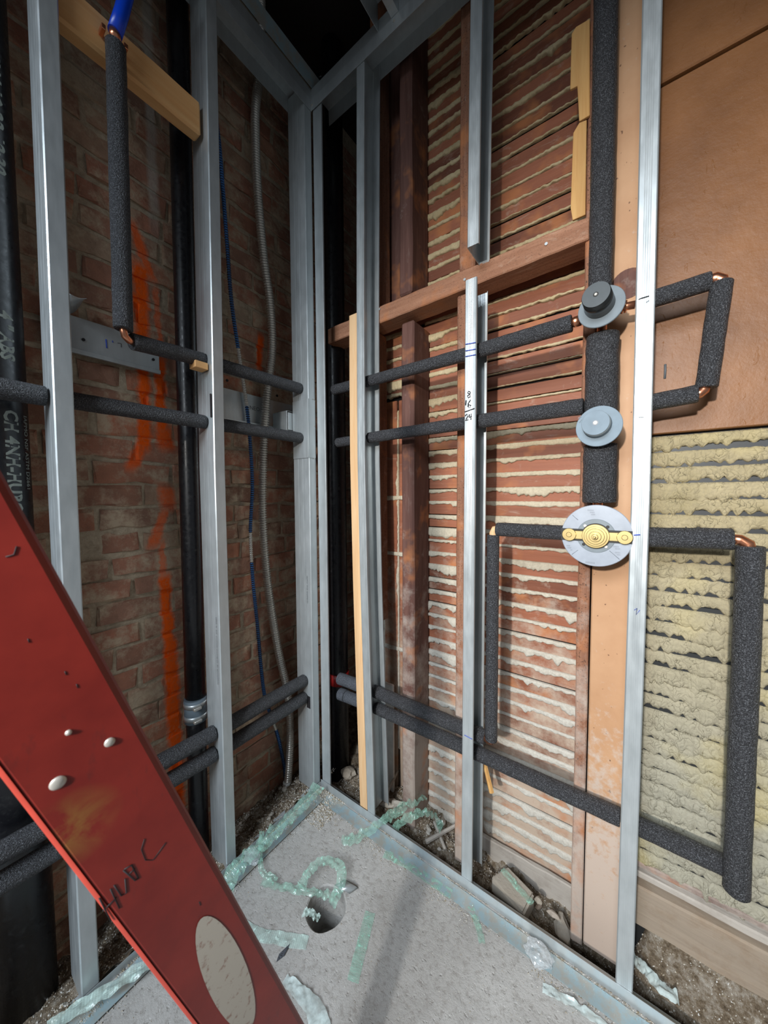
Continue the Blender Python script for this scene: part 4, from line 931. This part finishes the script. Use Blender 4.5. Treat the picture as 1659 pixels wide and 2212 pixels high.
ribbon('film_strip', 'bright plastic strip lying in the trench at the foot of the nearest stud', [(1368, 2075, .03), (1395, 2100, .025), (1425, 2135, .02), (1465, 2160, .02)], .030, 'slip', 15, .002, .008, cat='film')
ribbon('film_strip', 'tiny pale green film scrap folded at the near rim of the core hole', [(655, 1975, 0), (672, 1978, .006), (690, 1990, .002)], .018, 'mesh_pale', 16, .002, .01, cat='film')
# clear crumpled plastic
def crumple(px, py, h, sx, sy, sz, label, seed, mat='clear'):
    bm = bmesh.new(); bmesh.ops.create_icosphere(bm, subdivisions=4, radius=1)
    for v in bm.verts:
        k = 1+.35*noise.noise(v.co*2+Vector((seed, 0, 0)))+.2*abs(noise.noise(v.co*6+Vector((0, seed, 0)))); v.co *= k; v.co = Vector((v.co.x*sx, v.co.y*sy, max(-.8, v.co.z)*sz))
    me = bpy.data.meshes.new('plastic'); bm.to_mesh(me); bm.free(); me.materials.append(MA[mat]); o = link_mesh('plastic_bag', me); p_ = on(px, py, 2, h); o.location = (p_.x, p_.y, h+.8*sz*1.2); top(o, label, 'plastic')
crumple(1162, 2072, .0, .032, .024, .016, 'crumpled clear plastic bag beside the right floor track', 3)
crumple(545, 1855, .02, .03, .02, .010, 'small crumpled clear film on the left floor track', 6)
# bent sheet clip by the hole, knife shard
vs = []; fs = []
for i in range(9):
    t_ = i/8; a = on(742+32*t_, 1900+4*sin(t_*3)+18*t_**2, 2, .018*sin(pi*min(1, t_*1.0))+.002); b_ = a+Vector((-.012, -.028, 0)); vs += [a, b_]
for i in range(8): fs.append((i*2, i*2+1, i*2+3, i*2+2))
o = raw('metal_scrap', vs, fs, 'steel', None, True); md = o.modifiers.new('s', 'SOLIDIFY'); md.thickness = .0008; top(o, 'curled grey metal scrap right of the core hole', 'scrap')
a, b_ = on(597, 2078, 2, .002), on(628, 2040, 2, .004); s = (b_-a); s.z = 0; s = Vector((-s.y, s.x, 0)).normalized()
vs = [a, a.lerp(b_, .3)+s*.007, b_+s*.002, a.lerp(b_, .45)-s*.006]; vs += [v+Vector((0, 0, .0015)) for v in vs]
o = raw('metal_shard', vs, [(3, 2, 1, 0), (4, 5, 6, 7), (0, 1, 5, 4), (1, 2, 6, 5), (2, 3, 7, 6), (3, 0, 4, 7)], 'foam_grey'); recalc(o.data); top(o, 'dark blue pointed shard on the concrete near the ladder', 'scrap')
print('objects', len(bpy.data.objects), 'tris', sum(len(o.data.polygons) for o in bpy.data.objects if o.type == 'MESH'))
